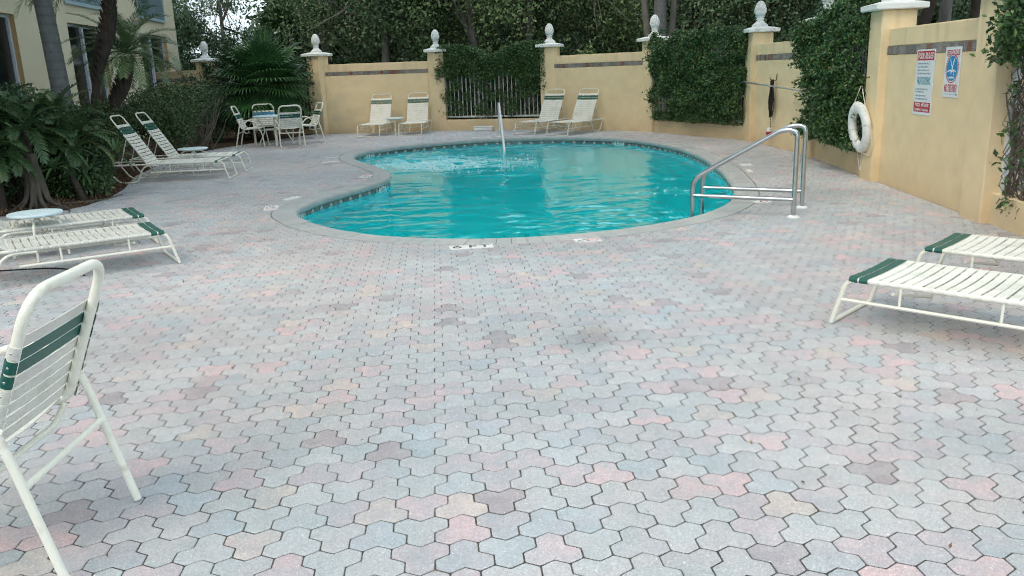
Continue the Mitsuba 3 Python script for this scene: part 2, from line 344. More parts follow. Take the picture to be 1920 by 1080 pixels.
def paver_pose(m):
    a = rng.normal(0, .0028, (m, 3)); dz = rng.normal(0, .0004, m)
    return a, dz
def make_pavers(items):
    V, F, U, base = [], [], [], 0
    for kind in (0, 1):
        sel = [w for w in items if w[0] == kind]
        if not sel: continue
        v, f, _ = tmpl[kind]; P = np.array([(w[1], w[2]) for w in sel]); m = len(P)
        a, dz = paver_pose(m)
        ctr = v[:, :2].mean(0); vl = v[:, :2] - ctr
        ang = rng.normal(0, .006, m)
        c_, s_ = np.cos(ang), np.sin(ang)
        lx = vl[None, :, 0] * c_[:, None] - vl[None, :, 1] * s_[:, None]; ly = vl[None, :, 0] * s_[:, None] + vl[None, :, 1] * c_[:, None]
        zz = v[None, :, 2] + dz[:, None] + lx * a[:, 1:2] + ly * a[:, 2:3]
        lx = lx + ctr[0]; ly = ly + ctr[1]
        vv = np.stack([P[:, :1] + lx * cy - ly * sy, P[:, 1:] + lx * sy + ly * cy, zz], -1).reshape(-1, 3)
        ff = (f[None] + (np.arange(m) * len(v))[:, None, None]).reshape(-1, 3)
        uu = np.repeat(np.array([tone_of() for _ in range(m)]), len(v), 0)
        V.append(vv); F.append(ff + base); U.append(uu); base += len(vv)
    return TM(np.vstack(V), np.vstack(F)), np.vstack(U)
def in_view(w):
    return w[2] > 1.9 and abs(w[1]) < .62 * w[2] + .1
near = [w for w in whole if in_view(w)][:300]
nearset = set(near)
for w in near:
    m, u = make_pavers([w]); part('pool_deck', 'paver', m, 'paver_mat', uv=u)
m, u = make_pavers([w for w in whole if w not in nearset])
cm, cu, b0 = [], [], 0
for kind, X, Y in cut:
    a = tmpl[kind][2] @ R2 + [X, Y]
    g = Polygon(a).intersection(inside).buffer(-.001)
    e = extrude(g, .018)
    if e is not None:
        e.apply_translation([0, 0, -.019]); cm.append(e); cu.append(np.tile(tone_of(), (len(e.vertices), 1)))
m2 = cat([m] + cm); u2 = np.vstack([u] + cu)
k = part('pool_deck', 'far_pavers', m2, 'paver_mat', uv=u2); lab(k, 'smaller-looking pavers farther across the deck', None, None, 'stuff')

# ------------------------------------------------------------------ swimming pool
pool = thing('swimming_pool', 'kidney-shaped swimming pool with pale coping and teal water', 'swimming pool')
prof = [(-.015, -.075), (-.03, -.045), (-.028, -.018), (-.012, .001), (.02, .006), (.26, .004), (.268, -.004), (.268, -.05)]
prof = np.array(prof)
for i in range(NCOP):
    j = (i + 1) % NCOP
    g = .018
    p0, p1 = edge[i] * (1 - g) + edge[j] * g, edge[j] * (1 - g) + edge[i] * g
    n0, n1 = enorm[i] * (1 - g) + enorm[j] * g, enorm[j] * (1 - g) + enorm[i] * g
    A = np.c_[p0 + prof[:, :1] * n0, prof[:, 1]]; B = np.c_[p1 + prof[:, :1] * n1, prof[:, 1]]
    dz = rng.normal(0, .0008); A[:, 2] += dz; B[:, 2] += dz
    q = len(prof); v = np.vstack([A, B]); f = []
    for a in range(q - 1): f += [(a, q + a, q + a + 1), (a, q + a + 1, a + 1)]
    f = np.array(f)
    v2, f2 = np.vstack([A, B]), []
    for a in range(1, q - 1): f2 += [(0, a, a + 1), (q, q + a + 1, q + a)]
    mm = TM(np.vstack([v, v2]), np.vstack([f, np.array(f2) + 2 * q]))
    part(pool, 'coping_stone', mm, 'coping_mat', uv=np.tile((rng.random(), rng.random()), (len(mm.vertices), 1)))
def wall_strip(off, z0, z1, pts=edge, nr=enorm):
    a = pts + nr * off; n = len(a); k = np.arange(n); k1 = (k + 1) % n
    v = np.vstack([np.c_[a, np.full(n, z1)], np.c_[a, np.full(n, z0)]])
    return TM(v, np.vstack([np.stack([k, k1, n + k1], 1), np.stack([k, n + k1, n + k], 1)]))
DEPTH = -1.25
fl = flat(Polygon(edge), DEPTH)
part(pool, 'basin', cat([wall_strip(0.02, DEPTH, -.05), fl]), 'plaster_mat')
# waterline tiles and light triangle inlays
tv, tf, tu, dv, dfc = [], [], [], [], []
for i in range(NCOP):
    j = (i + 1) % NCOP
    p0, p1 = edge[i] * .97 + edge[j] * .03, edge[j] * .97 + edge[i] * .03
    n0, n1 = enorm[i], enorm[j]
    b = len(tv) * 8
    o, q = .002, .02
    tv.append([(*(p0 + n0 * o), -.06), (*(p1 + n1 * o), -.06), (*(p1 + n1 * o), -.205), (*(p0 + n0 * o), -.205), (*(p0 + n0 * q), -.058), (*(p1 + n1 * q), -.058), (*(p1 + n1 * q), -.207), (*(p0 + n0 * q), -.207)])
    for t4 in ((0, 1, 2, 3), (0, 4, 5, 1), (3, 2, 6, 7), (1, 5, 6, 2), (0, 3, 7, 4)):
        tf += [(b + t4[0], b + t4[1], b + t4[2]), (b + t4[0], b + t4[2], b + t4[3])]
    tu += [(rng.random(), 0)] * 8
    if i % 2 == 0:
        c = (p0 + p1) / 2; nn = (n0 + n1) / 2; b = len(dv) * 3; w = (p1 - p0) * .42
        dv.append([(*(c - w - nn * .0), -.135), (*(c + w - nn * .0), -.135), (*(c), -.085)]); dfc.append((b, b + 1, b + 2))
k = part(pool, 'waterline_tiles', TM(np.array(tv).reshape(-1, 3), tf), 'tile_mat', uv=np.array(tu)); lab(k, 'band of dark waterline tiles', kind='stuff')
k = part(pool, 'tile_inlays', TM(np.array(dv).reshape(-1, 3), dfc), 'tile_light_mat'); lab(k, 'row of small light triangles in the tile band', kind='stuff')
for rad, z in ((2.35, -.95), (1.95, -.70), (1.55, -.45), (1.15, -.25)):
    g = Point(-.07, 20.35).buffer(rad, quad_segs=24).intersection(Polygon(edge).buffer(-.004))
    e = extrude(g, z - DEPTH - .004); e.apply_translation([0, 0, DEPTH + .004]); part(pool, 'step', e, 'plaster_mat')
# water surface: real ripples
WZ = -.135
def water_mesh():
    st = .045
    xs, ys = np.arange(-3.35, 3.7, st), np.arange(7.6, 20.5, st)
    X, Y = np.meshgrid(xs, ys)
    r = np.random.default_rng(3)
    z = np.zeros_like(X)
    P = np.stack([X, Y, 0 * X], -1)
    warp = meshkit.fbm(P * .8, 3, 5) * 2.2
    for k in range(16):
        lam = .16 + .5 * r.random() ** 1.5; a = r.normal(pi / 2, .55) + (pi if r.random() < .5 else 0)
        ph = (X * math.cos(a) + Y * math.sin(a)) * 2 * pi / lam + r.random() * 7 + warp * 2
        z += .0011 * lam / .3 * np.sin(ph)
    amp = .45 + 1.0 * meshkit.fbm(P * .55 + 3, 3, 9)
    z *= amp
    u_ = ((X + 1.7) * .92 + (Y - 16.9) * .25); v_ = (Y - 16.9 + .1 * X)
    sp = np.exp(-np.clip((u_ / 1.35) ** 2 + (v_ / 1.15) ** 2, 0, 20) ** 1.5)
    ch = (meshkit.noise(P * 7.5, 1) - .5) * .042 + (meshkit.noise(P * 15, 2) - .5) * .022
    z += sp * ch
    sp2 = np.exp(-(((X - .2) / 1.6) ** 2 + ((Y - 17.6) / .5) ** 2)); z += sp2 * ch * .3
    sp3 = np.exp(-(((X - 2.1) / .5) ** 2 + ((Y - 11.3) / .35) ** 2)); z += sp3 * ch * .35
    v = np.stack([X, Y, z + WZ], -1).reshape(-1, 3)
    ny, nx = X.shape; i, j = np.meshgrid(np.arange(ny - 1), np.arange(nx - 1), indexing='ij')
    a = i * nx + j; f = np.vstack([np.stack([a, a + 1, a + nx + 1], -1).reshape(-1, 3), np.stack([a, a + nx + 1, a + nx], -1).reshape(-1, 3)])
    big = pool_poly.buffer(.012); prepare(big)
    c = v[f].mean(1); f = f[contains_xy(big, c[:, 0], c[:, 1])]
    us, inv = np.unique(f, return_inverse=True)
    return TM(v[us], inv.reshape(-1, 3))
put('water', water_mesh(), 'water_mat', smooth=True); lab('water', 'rippled teal pool water', None, None, 'structure')

# froth flecks added to stand in for sparkle on the rippled surface
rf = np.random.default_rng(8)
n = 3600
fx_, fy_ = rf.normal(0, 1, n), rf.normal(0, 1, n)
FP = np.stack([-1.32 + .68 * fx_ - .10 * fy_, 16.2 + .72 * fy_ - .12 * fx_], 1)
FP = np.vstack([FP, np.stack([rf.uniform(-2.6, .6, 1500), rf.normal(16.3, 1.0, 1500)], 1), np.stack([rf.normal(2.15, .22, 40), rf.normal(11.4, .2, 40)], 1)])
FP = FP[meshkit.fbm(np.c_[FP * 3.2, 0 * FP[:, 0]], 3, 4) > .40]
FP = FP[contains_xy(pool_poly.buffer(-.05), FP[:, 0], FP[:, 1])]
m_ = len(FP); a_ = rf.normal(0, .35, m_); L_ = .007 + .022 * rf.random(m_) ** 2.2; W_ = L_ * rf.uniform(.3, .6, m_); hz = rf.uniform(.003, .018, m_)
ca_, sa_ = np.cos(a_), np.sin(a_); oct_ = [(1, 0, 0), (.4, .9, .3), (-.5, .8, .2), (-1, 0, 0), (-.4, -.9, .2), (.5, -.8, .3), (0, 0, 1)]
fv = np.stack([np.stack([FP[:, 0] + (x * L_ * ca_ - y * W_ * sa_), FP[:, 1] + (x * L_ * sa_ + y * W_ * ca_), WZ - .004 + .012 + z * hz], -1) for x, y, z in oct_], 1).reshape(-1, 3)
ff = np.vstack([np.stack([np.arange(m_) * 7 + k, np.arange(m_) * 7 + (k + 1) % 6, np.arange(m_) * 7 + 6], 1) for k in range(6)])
put('water_glitter', TM(fv, ff), 'glitter_mat'); lab('water_glitter', 'white froth flecks standing in for bright sparkle on the left part of the pool', 'glitter', None, 'stuff')
# deck depth markers and waterline markers
def put_text(text, w, h, depth=.0012, bold=True, slant=0.0):
    m = meshkit.text_mesh(text, 1.0, depth, bold=bold)
    lo, hi = m.bounds
    m.apply_translation([-(lo[0] + hi[0]) / 2, -(lo[1] + hi[1]) / 2, 0])
    m.apply_transform(np.diag([w / (hi[0] - lo[0]), h / (hi[1] - lo[1]), 1, 1]))
    if slant: m.vertices[:, 0] += m.vertices[:, 1] * slant
    return m
def marker(x, y, yaw, w, h, kind, label):
    t = thing('depth_marker', label, 'pool marker')
    M = mat((x, y, .0035), yaw)
    part(t, 'tile', cbox(-w / 2, w / 2, -h / 2, h / 2, -.006, .004, .001), 'marker_mat', tw=M)
    if kind == 'text':
        m = put_text('6 FT', w * .86, h * .72); m.apply_translation([0, 0, .0042]); part(t, 'lettering', m, 'marker_mark_mat', tw=M)
    elif kind == 'dive':
        r = Point(0, 0).buffer(h * .40).difference(Point(0, 0).buffer(h * .31)).union(LineString([(-h * .26, h * .26), (h * .26, -h * .26)]).buffer(h * .04))
        e = extrude(r, .001); e.apply_translation([w * .2, 0, .0042]); part(t, 'symbol', e, 'marker_red_mat', tw=M)
        f = union_all([LineString([(-.3 * h, -.2 * h), (0, .05 * h), (.25 * h, .2 * h)]).buffer(h * .05), LineString([(-.35 * h, -.32 * h), (.35 * h, -.32 * h)]).buffer(h * .03)])
        e = extrude(f, .001); e.apply_translation([-w * .22, 0, .0042]); part(t, 'figure', e, 'marker_mark_mat', tw=M)
marker(-.36, 7.49, .1, .40, .15, 'text', 'white depth tile reading 6 FT set at the near edge of the pool')
marker(.72, 7.60, .16, .24, .15, 'dive', 'worn no-diving tile near the front pool edge, right of the 6 FT tile')
marker(-2.96, 10.3, -1.35, .34, .17, 'dive', 'white no-diving tile beside the leftmost bulge of the pool')
marker(-2.90, 11.1, 1.25, .30, .12, 'plain', 'plain white tile just behind the leftmost no-diving tile')
marker(-2.27, 13.35, 1.5, .34, .17, 'dive', 'pinkish white no-diving tile on the tip of the deck jutting into the pool')
marker(-3.37, 15.9, .55, .34, .13, 'plain', 'long white tile on the deck left of the pool narrows')
marker(-3.50, 16.75, .3, .28, .08, 'plain', 'thin white tile farthest up the left pool side')
marker(2.93, 9.5, .9, .28, .16, 'dive', 'white no-diving tile under the bars of the steel handrails')
marker(3.74, 13.1, 1.5, .28, .17, 'plain', 'white tile on the right pool side, the farther of two')
marker(3.58, 12.35, 1.45, .30, .07, 'plain', 'thin white tile on the right pool side, the nearer of two')
marker(-.62, 20.66, .0, .5, .14, 'plain', 'thin white tile at the far pool edge in front of the vine fence')
def water_marker(px, py, label):
    k = int(np.argmin(((edge - [px, py]) ** 2).sum(1)))
    n3 = np.array([-enorm[k][0], -enorm[k][1], 0]); X = np.cross([0, 0, 1.0], n3)
    t = thing('waterline_marker', label, 'pool marker')
    o = np.array([*(edge[k]), -.118]) + n3 * .004
    M = T(frame(o, X, np.array([0, 0, 1.0]), n3))
    part(t, 'tile', cbox(-.15, .15, -.055, .055, -.004, .004, .001), 'marker_mat', tw=M)
    m = put_text('3 FT', .25, .085); m.apply_translation([0, 0, .0042]); part(t, 'lettering', m, 'sign_dark_mat', tw=M)
water_marker(-2.62, 17.9, 'white tile with dark lettering on the pool wall, far left bulge')
water_marker(2.55, 19.0, 'white tile with dark lettering on the pool wall, far right')
water_marker(-2.6, 10.2, 'white tile with dark lettering on the pool wall, near left bulge')
water_marker(-1.88, 12.75, 'white tile with dark lettering on the pool wall under the jutting tip')

# ------------------------------------------------------------------ pillars, walls, fences
PNAME = {0: 'yellow pillar with acorn finial beside the building, half hidden by palms', 1: 'yellow pillar with acorn finial right of the fan palm', 2: 'yellow pillar left of the vine-hung fence at the back',
         3: 'yellow pillar right of the vine-hung fence at the back', 4: 'yellow pillar at the left side of the square-cut hedge wall', 5: 'yellow pillar where the long pole begins, right of the square vine wall',
         6: 'yellow pillar hidden behind the vine next to the ring buoy', 7: 'yellow pillar with the white ring buoy hanging on it', 8: 'yellow pillar right of the pool rule signs', 9: 'yellow pillar past the dry vine at the right edge', }
def acorn():
    pr = [(.155, 0), (.155, .045), (.14, .055), (.10, .085), (.075, .115), (.062, .128), (.062, .14), (.078, .146), (.078, .162), (.06, .17), (.066, .185), (.10, .215)]
    n = 28; base = lathe(pr, n)
    k = 30; hh = np.linspace(0, 1, k); rr = .128 * np.sqrt(np.clip(1 - (2 * (hh ** .86) - 1) ** 2, 0, 1)) ** .9 * (1 - .25 * hh)
    rr[0] = .07; rr[-1] = .004; z = .205 + hh * .30
    n2 = 40; a = np.arange(n2) * 2 * pi / n2
    H, A = np.meshgrid(hh, a, indexing='ij')
    d = np.abs(np.sin(4 * A + H * 13)) * np.abs(np.sin(4 * A - H * 13))
    R = rr[:, None] * (1 + .09 * (d - .4) * np.sin(pi * H))
    v = np.stack([R * np.cos(A), R * np.sin(A), np.repeat(z[:, None], n2, 1)], -1).reshape(-1, 3)
    i, j = np.meshgrid(np.arange(k - 1), np.arange(n2), indexing='ij')
    q0, q1, q2, q3 = i * n2 + j, i * n2 + (j + 1) % n2, (i + 1) * n2 + (j + 1) % n2, (i + 1) * n2 + j
    body = TM(v, np.vstack([np.stack([q0, q1, q2], -1).reshape(-1, 3), np.stack([q0, q2, q3], -1).reshape(-1, 3)]))
    return base, body
ac_base, ac_body = acorn()
ply_shaft = mikit.ply(cbox(-.22, .22, -.21, .21, -.05, 2.13, .012), 'stucco_mat')
def cap_mesh():
    s, t, q = .31, .285, .16
    P = []
    for sx in (-1, 1):
        for sy_ in (-1, 1):
            P += [(sx * s, sy_ * s, 2.14), (sx * s, sy_ * s, 2.195), (sx * t, sy_ * t, 2.205), (sx * q, sy_ * q, 2.235), (sx * .3, sy_ * .3, 2.13)]
    return hull(P)
ply_cap = mikit.ply(cap_mesh(), 'cap_mat')
ab, abd = ac_base.copy(), ac_body.copy()
ab.apply_translation([0, 0, 2.23]); abd.apply_translation([0, 0, 2.23])
ply_ab, ply_abd = mikit.ply(ab, 'cap_mat', smooth=35), mikit.ply(abd, 'cap_mat', smooth=60)
for i in range(10):
    j = min(i, 9) if i >= 4 else max(i - 1, 0)
    if i == 0: j = 0
    _, t, n, _ = seg(j)
    yaw = math.atan2(t[1], t[0])
    k = thing('wall_pillar', PNAME[i], 'pillar')
    M = mat((*PIL[i], 0), yaw)
    scene[pkey(k, 'shaft')] = {**ply_shaft, 'to_world': M}
    scene[pkey(k, 'cap')] = {**ply_cap, 'to_world': M}
    scene[pkey(k, 'finial_base')] = {**ply_ab, 'to_world': M}
    scene[pkey(k, 'acorn_finial')] = {**ply_abd, 'to_world': M}
def local(i):
    p, t, n, L = seg(i)
    return frame([*p, 0], [*t, 0], [-n[0], -n[1], 0], [0, 0, 1]), L        # x along, y away from the pool, z up
def wall_panel(i, label, band=True, top=1.90):
    M, L = local(i); k = thing('stucco_wall', label, 'wall')
    x0, x1 = .2, L - .2
    rec = (1.585, 1.69)
    P = [(-.12, -.05), (-.12, rec[0])] if False else None
    yf = -.115
    ms = [cbox(x0, x1, yf, .1, -.05, rec[0], .002), cbox(x0, x1, yf, .1, rec[1], top, .008), cbox(x0, x1, yf + .018, .1, rec[0] - .001, rec[1] + .001, .0005)]
    part(k, 'panel', cat(ms), 'stucco_mat', tw=T(M))
    n = int(round((x1 - x0 - .04) / .098)); w = (x1 - x0 - .04) / n
    for q in range(n):
        a = x0 + .02 + q * w
        r = rng.random(); d = rng.random() * .006
        m = cbox(a + .003, a + w - .003, yf - .002 - d, yf + .02, rec[0] + .004, rec[1] - .004, .004)
        col = rng.random()
        part(k, 'band_stone', m, 'bandstone_mat', uv=np.tile((col if i != 7 else col * .89, r), (len(m.vertices), 1)), tw=T(M))
    return k
WALLS = {1: 'yellow stucco wall behind the two loungers at the far left', 3: 'yellow stucco wall behind the pair of angled loungers', 5: 'yellow stucco wall with the coiled dark rope and long pole', 7: 'yellow stucco wall carrying the pool rule and caution signs'}
for i, l in WALLS.items(): wall_panel(i, l)
FENCES = {0: 'white picket fence behind the fan palm and dining chairs', 2: 'white picket fence under hanging vine at the back', 4: 'white fence buried under the square-cut vine', 6: 'white fence buried in vine beside the ring buoy', 8: 'white fence under dry tangled vine at the right edge'}
picket = mikit.ply(cbox(-.011, .011, -.011, .011, .36, 1.80, .002), 'fence_white_mat')
for i, l in FENCES.items():
    M, L = local(i); k = thing('picket_fence', l, 'fence')
    part(k, 'plinth', cbox(.2, L - .2, -.13, .1, -.05, .29, .006), 'stucco_mat', tw=T(M))
    for z in (.34, 1.78): part(k, 'rail', cbox(.2, L - .2, -.022, .022, z, z + .045, .004), 'fence_white_mat', tw=T(M))
    n = int((L - .5) / .118)
    for q in range(n + 1):
        x = .25 + q * (L - .5) / n
        Mq = M.copy(); Mq[:3, 3] += Mq[:3, 0] * x
        scene[pkey(k, 'picket')] = {**picket, 'to_world': T(Mq)}
    for x in (.235, L - .235) if i == 8 else ():
        part(k, 'post', cbox(x - .03, x + .03, -.06, .0, .29, 1.85, .004), 'fence_white_mat', tw=T(M))
# short wall joining the building
p0 = PIL[0]; q0 = np.array([-11.3, 27.4]); tt = p0 - q0; L0 = np.linalg.norm(tt); tt /= L0
M0 = frame([*q0, 0], [*tt, 0], [-tt[1], tt[0], 0], [0, 0, 1])
k = thing('stucco_wall', 'short stretch of yellow wall between the building and the leftmost pillar', 'wall')
part(k, 'panel', cbox(0, L0 - .2, -.1, .1, -.05, 1.9, .008), 'stucco_mat', tw=T(M0))
m = cbox(.3, L0 - .3, -.112, -.09, 1.58, 1.68, .003); part(k, 'stone_band', m, 'bandstone_mat', uv=np.tile((.3, .5), (len(m.vertices), 1)), tw=T(M0))

# ------------------------------------------------------------------ building at the left
bl = thing('hotel_building', 'cream stucco building with tall dark windows behind the palms', 'building')
FA, FB = np.array([-11.06, 29.5]), np.array([-8.5, 4.0])
ft = (FA - FB) / np.linalg.norm(FA - FB); FLn = np.linalg.norm(FA - FB)       # runs away from the camera
fn_ = np.array([ft[1], -ft[0]])                                                # faces the pool (+x)
MB = frame([*FB, 0], [*ft, 0], [0, 0, 1], [*fn_, 0])                           # x along, y up, z out
def s_of(y): return (y - FB[1]) / ft[1]
wins = [(s_of(15.3), s_of(17.75)), (s_of(20.4), s_of(22.7)), (s_of(25.6), s_of(28.25)), (s_of(10.2), s_of(12.6)), (s_of(5.2), s_of(7.6))]
face = sbox(0, -.1, FLn, 7.4)
for a, b in wins: face = face.difference(sbox(a, .15, b, 3.0)).difference(sbox(a + .1, 3.5, b - .1, 5.1))
e = extrude(face, .26); e.apply_translation([0, 0, -.26]); part(bl, 'wall', e, 'building_mat', tw=T(MB))
end = cbox(FLn, FLn + .02, -.1, 7.4, -9, -.0, .001); part(bl, 'end_wall', end, 'building_mat', tw=T(MB))
part(bl, 'roof', cbox(-.4, FLn + .5, 7.4, 7.6, -9, .5, .02), 'reveal_mat', tw=T(MB))
for a, b in wins:
    w = part(bl, 'window', cbox(a, b, .15, 3.0, -.158, -.15, .001), 'glass_mat', tw=T(MB))
    fr = [cbox(b - .07, b - .001, .15, 2.999, -.149, -.09, .004), cbox(a + .002, b - .07, 2.93, 2.998, -.149, -.10, .004), cbox((a * .53 + b * .47) - .05, (a * .53 + b * .47) + .05, .15, 2.93, -.149, -.08, .004)]
    put(w + '__frame', cat(fr), 'window_frame_mat', tw=T(MB))
    put(w + '__reveal', cat([cbox(b - .0005, b + .004, .15, 3.0, -.09, .003, .0005), cbox(a, b, 2.998, 3.004, -.09, .003, .0005)]), 'reveal_mat', tw=T(MB))
    up = part(bl, 'upper_window', cbox(a + .1, b - .1, 3.5, 5.1, -.258, -.25, .001), 'glass_mat', tw=T(MB))
    sh = part(bl, 'louvre_shutter', cat([cbox(a + .0, a + .07, 3.42, 5.1, .02, .06, .004), cbox(b - .07, b, 3.42, 5.1, .02, .06, .004), cbox(a + .07, b - .07, 3.42, 3.5, .02, .06, .004)]), 'shutter_mat', tw=T(MB))
    sl = []
    for q in range(24):
        z = 3.51 + q * .066
        m = cbox(a + .07, b - .07, -.038, .038, -.005, .005, .002)
        m.apply_transform(trimesh.transformations.rotation_matrix(.85, [1, 0, 0])); m.apply_translation([0, z + .03, .04]); sl.append(m)
    for q, m in enumerate(sl): put(f'{sh}__slat' + (f'_{q:03d}' if q else ''), m, 'shutter_mat', tw=T(MB))

# ------------------------------------------------------------------ strap furniture
def strap_mesh(w, r, width, sag=.006, th=.0032):
    """ribbon of given width (along x) slung between two tubes of radius r at y = +-w, top side +z"""
    R = r + th * .6; pts = []
    for a in np.linspace(250, 90, 7): pts.append((-w + R * math.cos(math.radians(a)), R * math.sin(math.radians(a))))
    for q in (.3, .5, .7): pts.append((-w + 2 * w * q, R - sag * (1 - (2 * q - 1) ** 2) * 1.6))
    for a in np.linspace(90, -70, 7): pts.append((w + R * math.cos(math.radians(a)), R * math.sin(math.radians(a))))
    pts = np.array(pts); d = np.gradient(pts, axis=0); d /= np.linalg.norm(d, axis=1, keepdims=True); nn = np.stack([-d[:, 1], d[:, 0]], 1) * th / 2
    o, i = pts + nn, pts - nn; n = len(pts)
    hw_ = width / 2; b = .0015
    rows = []
    for x, q in ((-hw_, 1), (hw_, 1)):
        rows += [np.c_[np.full(n, x), o], np.c_[np.full(n, x), i]]
    v = np.vstack(rows); k = np.arange(n - 1); f = []
    def quad(a, b, c, d_): f.append(np.stack([a, b, c], 1)); f.append(np.stack([a, c, d_], 1))
    O0, I0, O1, I1 = 0, n, 2 * n, 3 * n
    quad(O0 + k, O1 + k, O1 + k + 1, O0 + k + 1); quad(I0 + k, I0 + k + 1, I1 + k + 1, I1 + k)
    quad(O0 + k, O0 + k + 1, I0 + k + 1, I0 + k); quad(O1 + k, I1 + k, I1 + k + 1, O1 + k + 1)
    return TM(v, np.vstack(f))
SW = .0485
def lounger_proto(angle, green_first, length=1.88, hinge=1.22, blen=.90):
    out = []; hw2 = .30; r = .0135; z = .295
    for s in (-1, 1):
        out.append(('side_rail', tube(fillet([(-.045, s * hw2, .012), (.035, s * hw2, z), (length, s * hw2, z)], [0, .07, 0], 6), r, 10), 'frame_mat', 40))
        out.append(('stretcher', tube([(-.012, s * (hw2 + .0), .165), (hinge - .05, s * hw2, .165)], .0105, 8), 'frame_mat', 40))
        for x in (.34, .86): out.append(('spacer', tube([(x, s * hw2, .17), (x + .004, s * hw2, z - .01)], .008, 8), 'frame_mat', 40))
        out.append(('rear_leg', tube(fillet([(length - .012, s * hw2, z), (length - .20, s * (hw2 + .0), .015), (length - .50, s * hw2, .015), (length - .60, s * hw2, z - .016), (length - .85, s * hw2, z - .024)], [0, .09, .09, .16, 0], 6), .0125, 10), 'frame_mat', 40))
    out.append(('foot_bar', tube([(-.045, -hw2, .014), (-.045, hw2, .014)], .0125, 10), 'frame_mat', 40))
    out.append(('cross_bar', tube([(length - .01, -hw2, z), (length - .01, hw2, z)], .0125, 10), 'frame_mat', 40))
    out.append(('cross_bar', tube([(.3, -hw2, z - .055), (.42, 0, z - .115), (.3, hw2, z - .055)], .009, 8), 'frame_mat', 40))
    out.append(('cross_bar', tube([(hinge - .04, -hw2, z - .03), (hinge - .04, hw2, z - .03)], .010, 8), 'frame_mat', 40))
    x = .075; q = 0; pitch = .0592
    pat = ['g', 'g'] if green_first else ['w', 'g', 'w']
    while x < hinge - .02:
        c = pat[q] if q < len(pat) else 'w'
        m = strap_mesh(hw2, r, SW, .002 + .005 * rng.random()); m.apply_transform(trimesh.transformations.rotation_matrix(rng.normal(0, .006), [0, 0, 1])); m.apply_translation([x, 0, z]); out.append(('strap', m, 'strap_green_mat' if c == 'g' else 'strap_white_mat', 30)); x += pitch; q += 1
    bl_ = blen; bw = .275; ca, sa = math.cos(angle), math.sin(angle)
    B = frame([hinge, 0, z + .01], [ca, 0, sa], [0, 1, 0], [-sa, 0, ca])
    bf = tube(fillet([(0, -bw, 0), (bl_, -bw, 0), (bl_, bw, 0), (0, bw, 0)], .11, 7), .0125, 10)
    out.append(('back_frame', xf(bf, B), 'frame_mat', 40))
    out.append(('back_bar', xf(tube([(.0, -bw, 0), (.0, bw, 0)], .0115, 8), B), 'frame_mat', 40))
    x = .04; q = 0; n = int((blen - .13) / .0605)
    for q in range(n):
        c = 'g' if q in (n - 3, n - 2) else 'w'
        m = strap_mesh(bw, .0125, SW, .004 + .006 * rng.random()); m.apply_translation([x + q * .0605, 0, 0]); m.apply_transform(B); out.append(('strap', m, 'strap_green_mat' if c == 'g' else 'strap_white_mat', 30))
    if angle > .3:
        px, pz = hinge + .5 * ca, z + .5 * sa
        out.append(('back_prop', tube(fillet([(px, -bw + .02, pz), (hinge + .42, -bw + .02, z - .02), (hinge + .42, bw - .02, z - .02), (px, bw - .02, pz)], .04, 4), .008, 8), 'frame_mat', 40))
    return [(n_, mikit.ply(m_, b_, smooth=s_)) for n_, m_, b_, s_ in out]
def place(proto, name, label, category, pos, yaw, group=None, swap=None):
    k = thing(name, label, category, group); M = mat(pos, yaw)
    for n_, d in proto:
        d = {**d, 'to_world': M}
        if swap and d['bsdf']['id'] in swap: d['bsdf'] = {'type': 'ref', 'id': swap[d['bsdf']['id']]}
        scene[pkey(k, n_)] = d
    return k
up1, up2, up3, low = lounger_proto(math.radians(58), False), lounger_proto(math.radians(60), False, 1.72, 1.16, .86), lounger_proto(math.radians(60), False, 1.70, 1.12, .86), lounger_proto(math.radians(28), True)
GW = 'strap_white_mat'
def lounger(proto, label, foot, ang, swap=None):
    return place(proto, 'sun_lounger', label, 'sun lounger', (*foot, 0.0), ang, 'white strap sun loungers', swap)
lounger(low, 'white strap lounger at the right edge, the nearer one, foot end toward the pool', (2.17, 5.0), math.atan2(-.70, .715))
lounger(low, 'white strap lounger at the right edge, the farther one behind the nearer', (2.97, 5.72), math.atan2(-.70, .715))
lounger(low, 'white strap lounger at the left edge, nearer one with its foot end facing right', (-3.13, 7.43), math.atan2(-.55, -.835), {GW: 'strap_shaded_mat'})
lounger(low, 'white strap lounger at the left edge, behind the round side table', (-3.72, 8.42), math.atan2(-.55, -.835), {GW: 'strap_shaded_mat'})
lounger(up1, 'upright strap lounger beside the palm trunk, left of its pair on the garden side', (-4.62, 13.92), math.atan2(-.10, -.995))
lounger(up1, 'upright strap lounger on the garden side, right one of its pair, nearer the hedge', (-4.66, 14.95), math.atan2(-.10, -.995))
lounger(up2, 'upright strap lounger facing the camera, leftmost at the far wall', (-3.62, 22.2), math.radians(83))
lounger(up2, 'upright strap lounger facing the camera, just left of the vine fence', (-2.52, 22.15), math.radians(86))
lounger(up3, 'angled upright lounger in front of the pillar right of the vine fence', (.47, 21.12), math.radians(56))
lounger(up3, 'angled upright lounger at the far wall, rightmost of all there', (1.24, 20.42), math.radians(54))

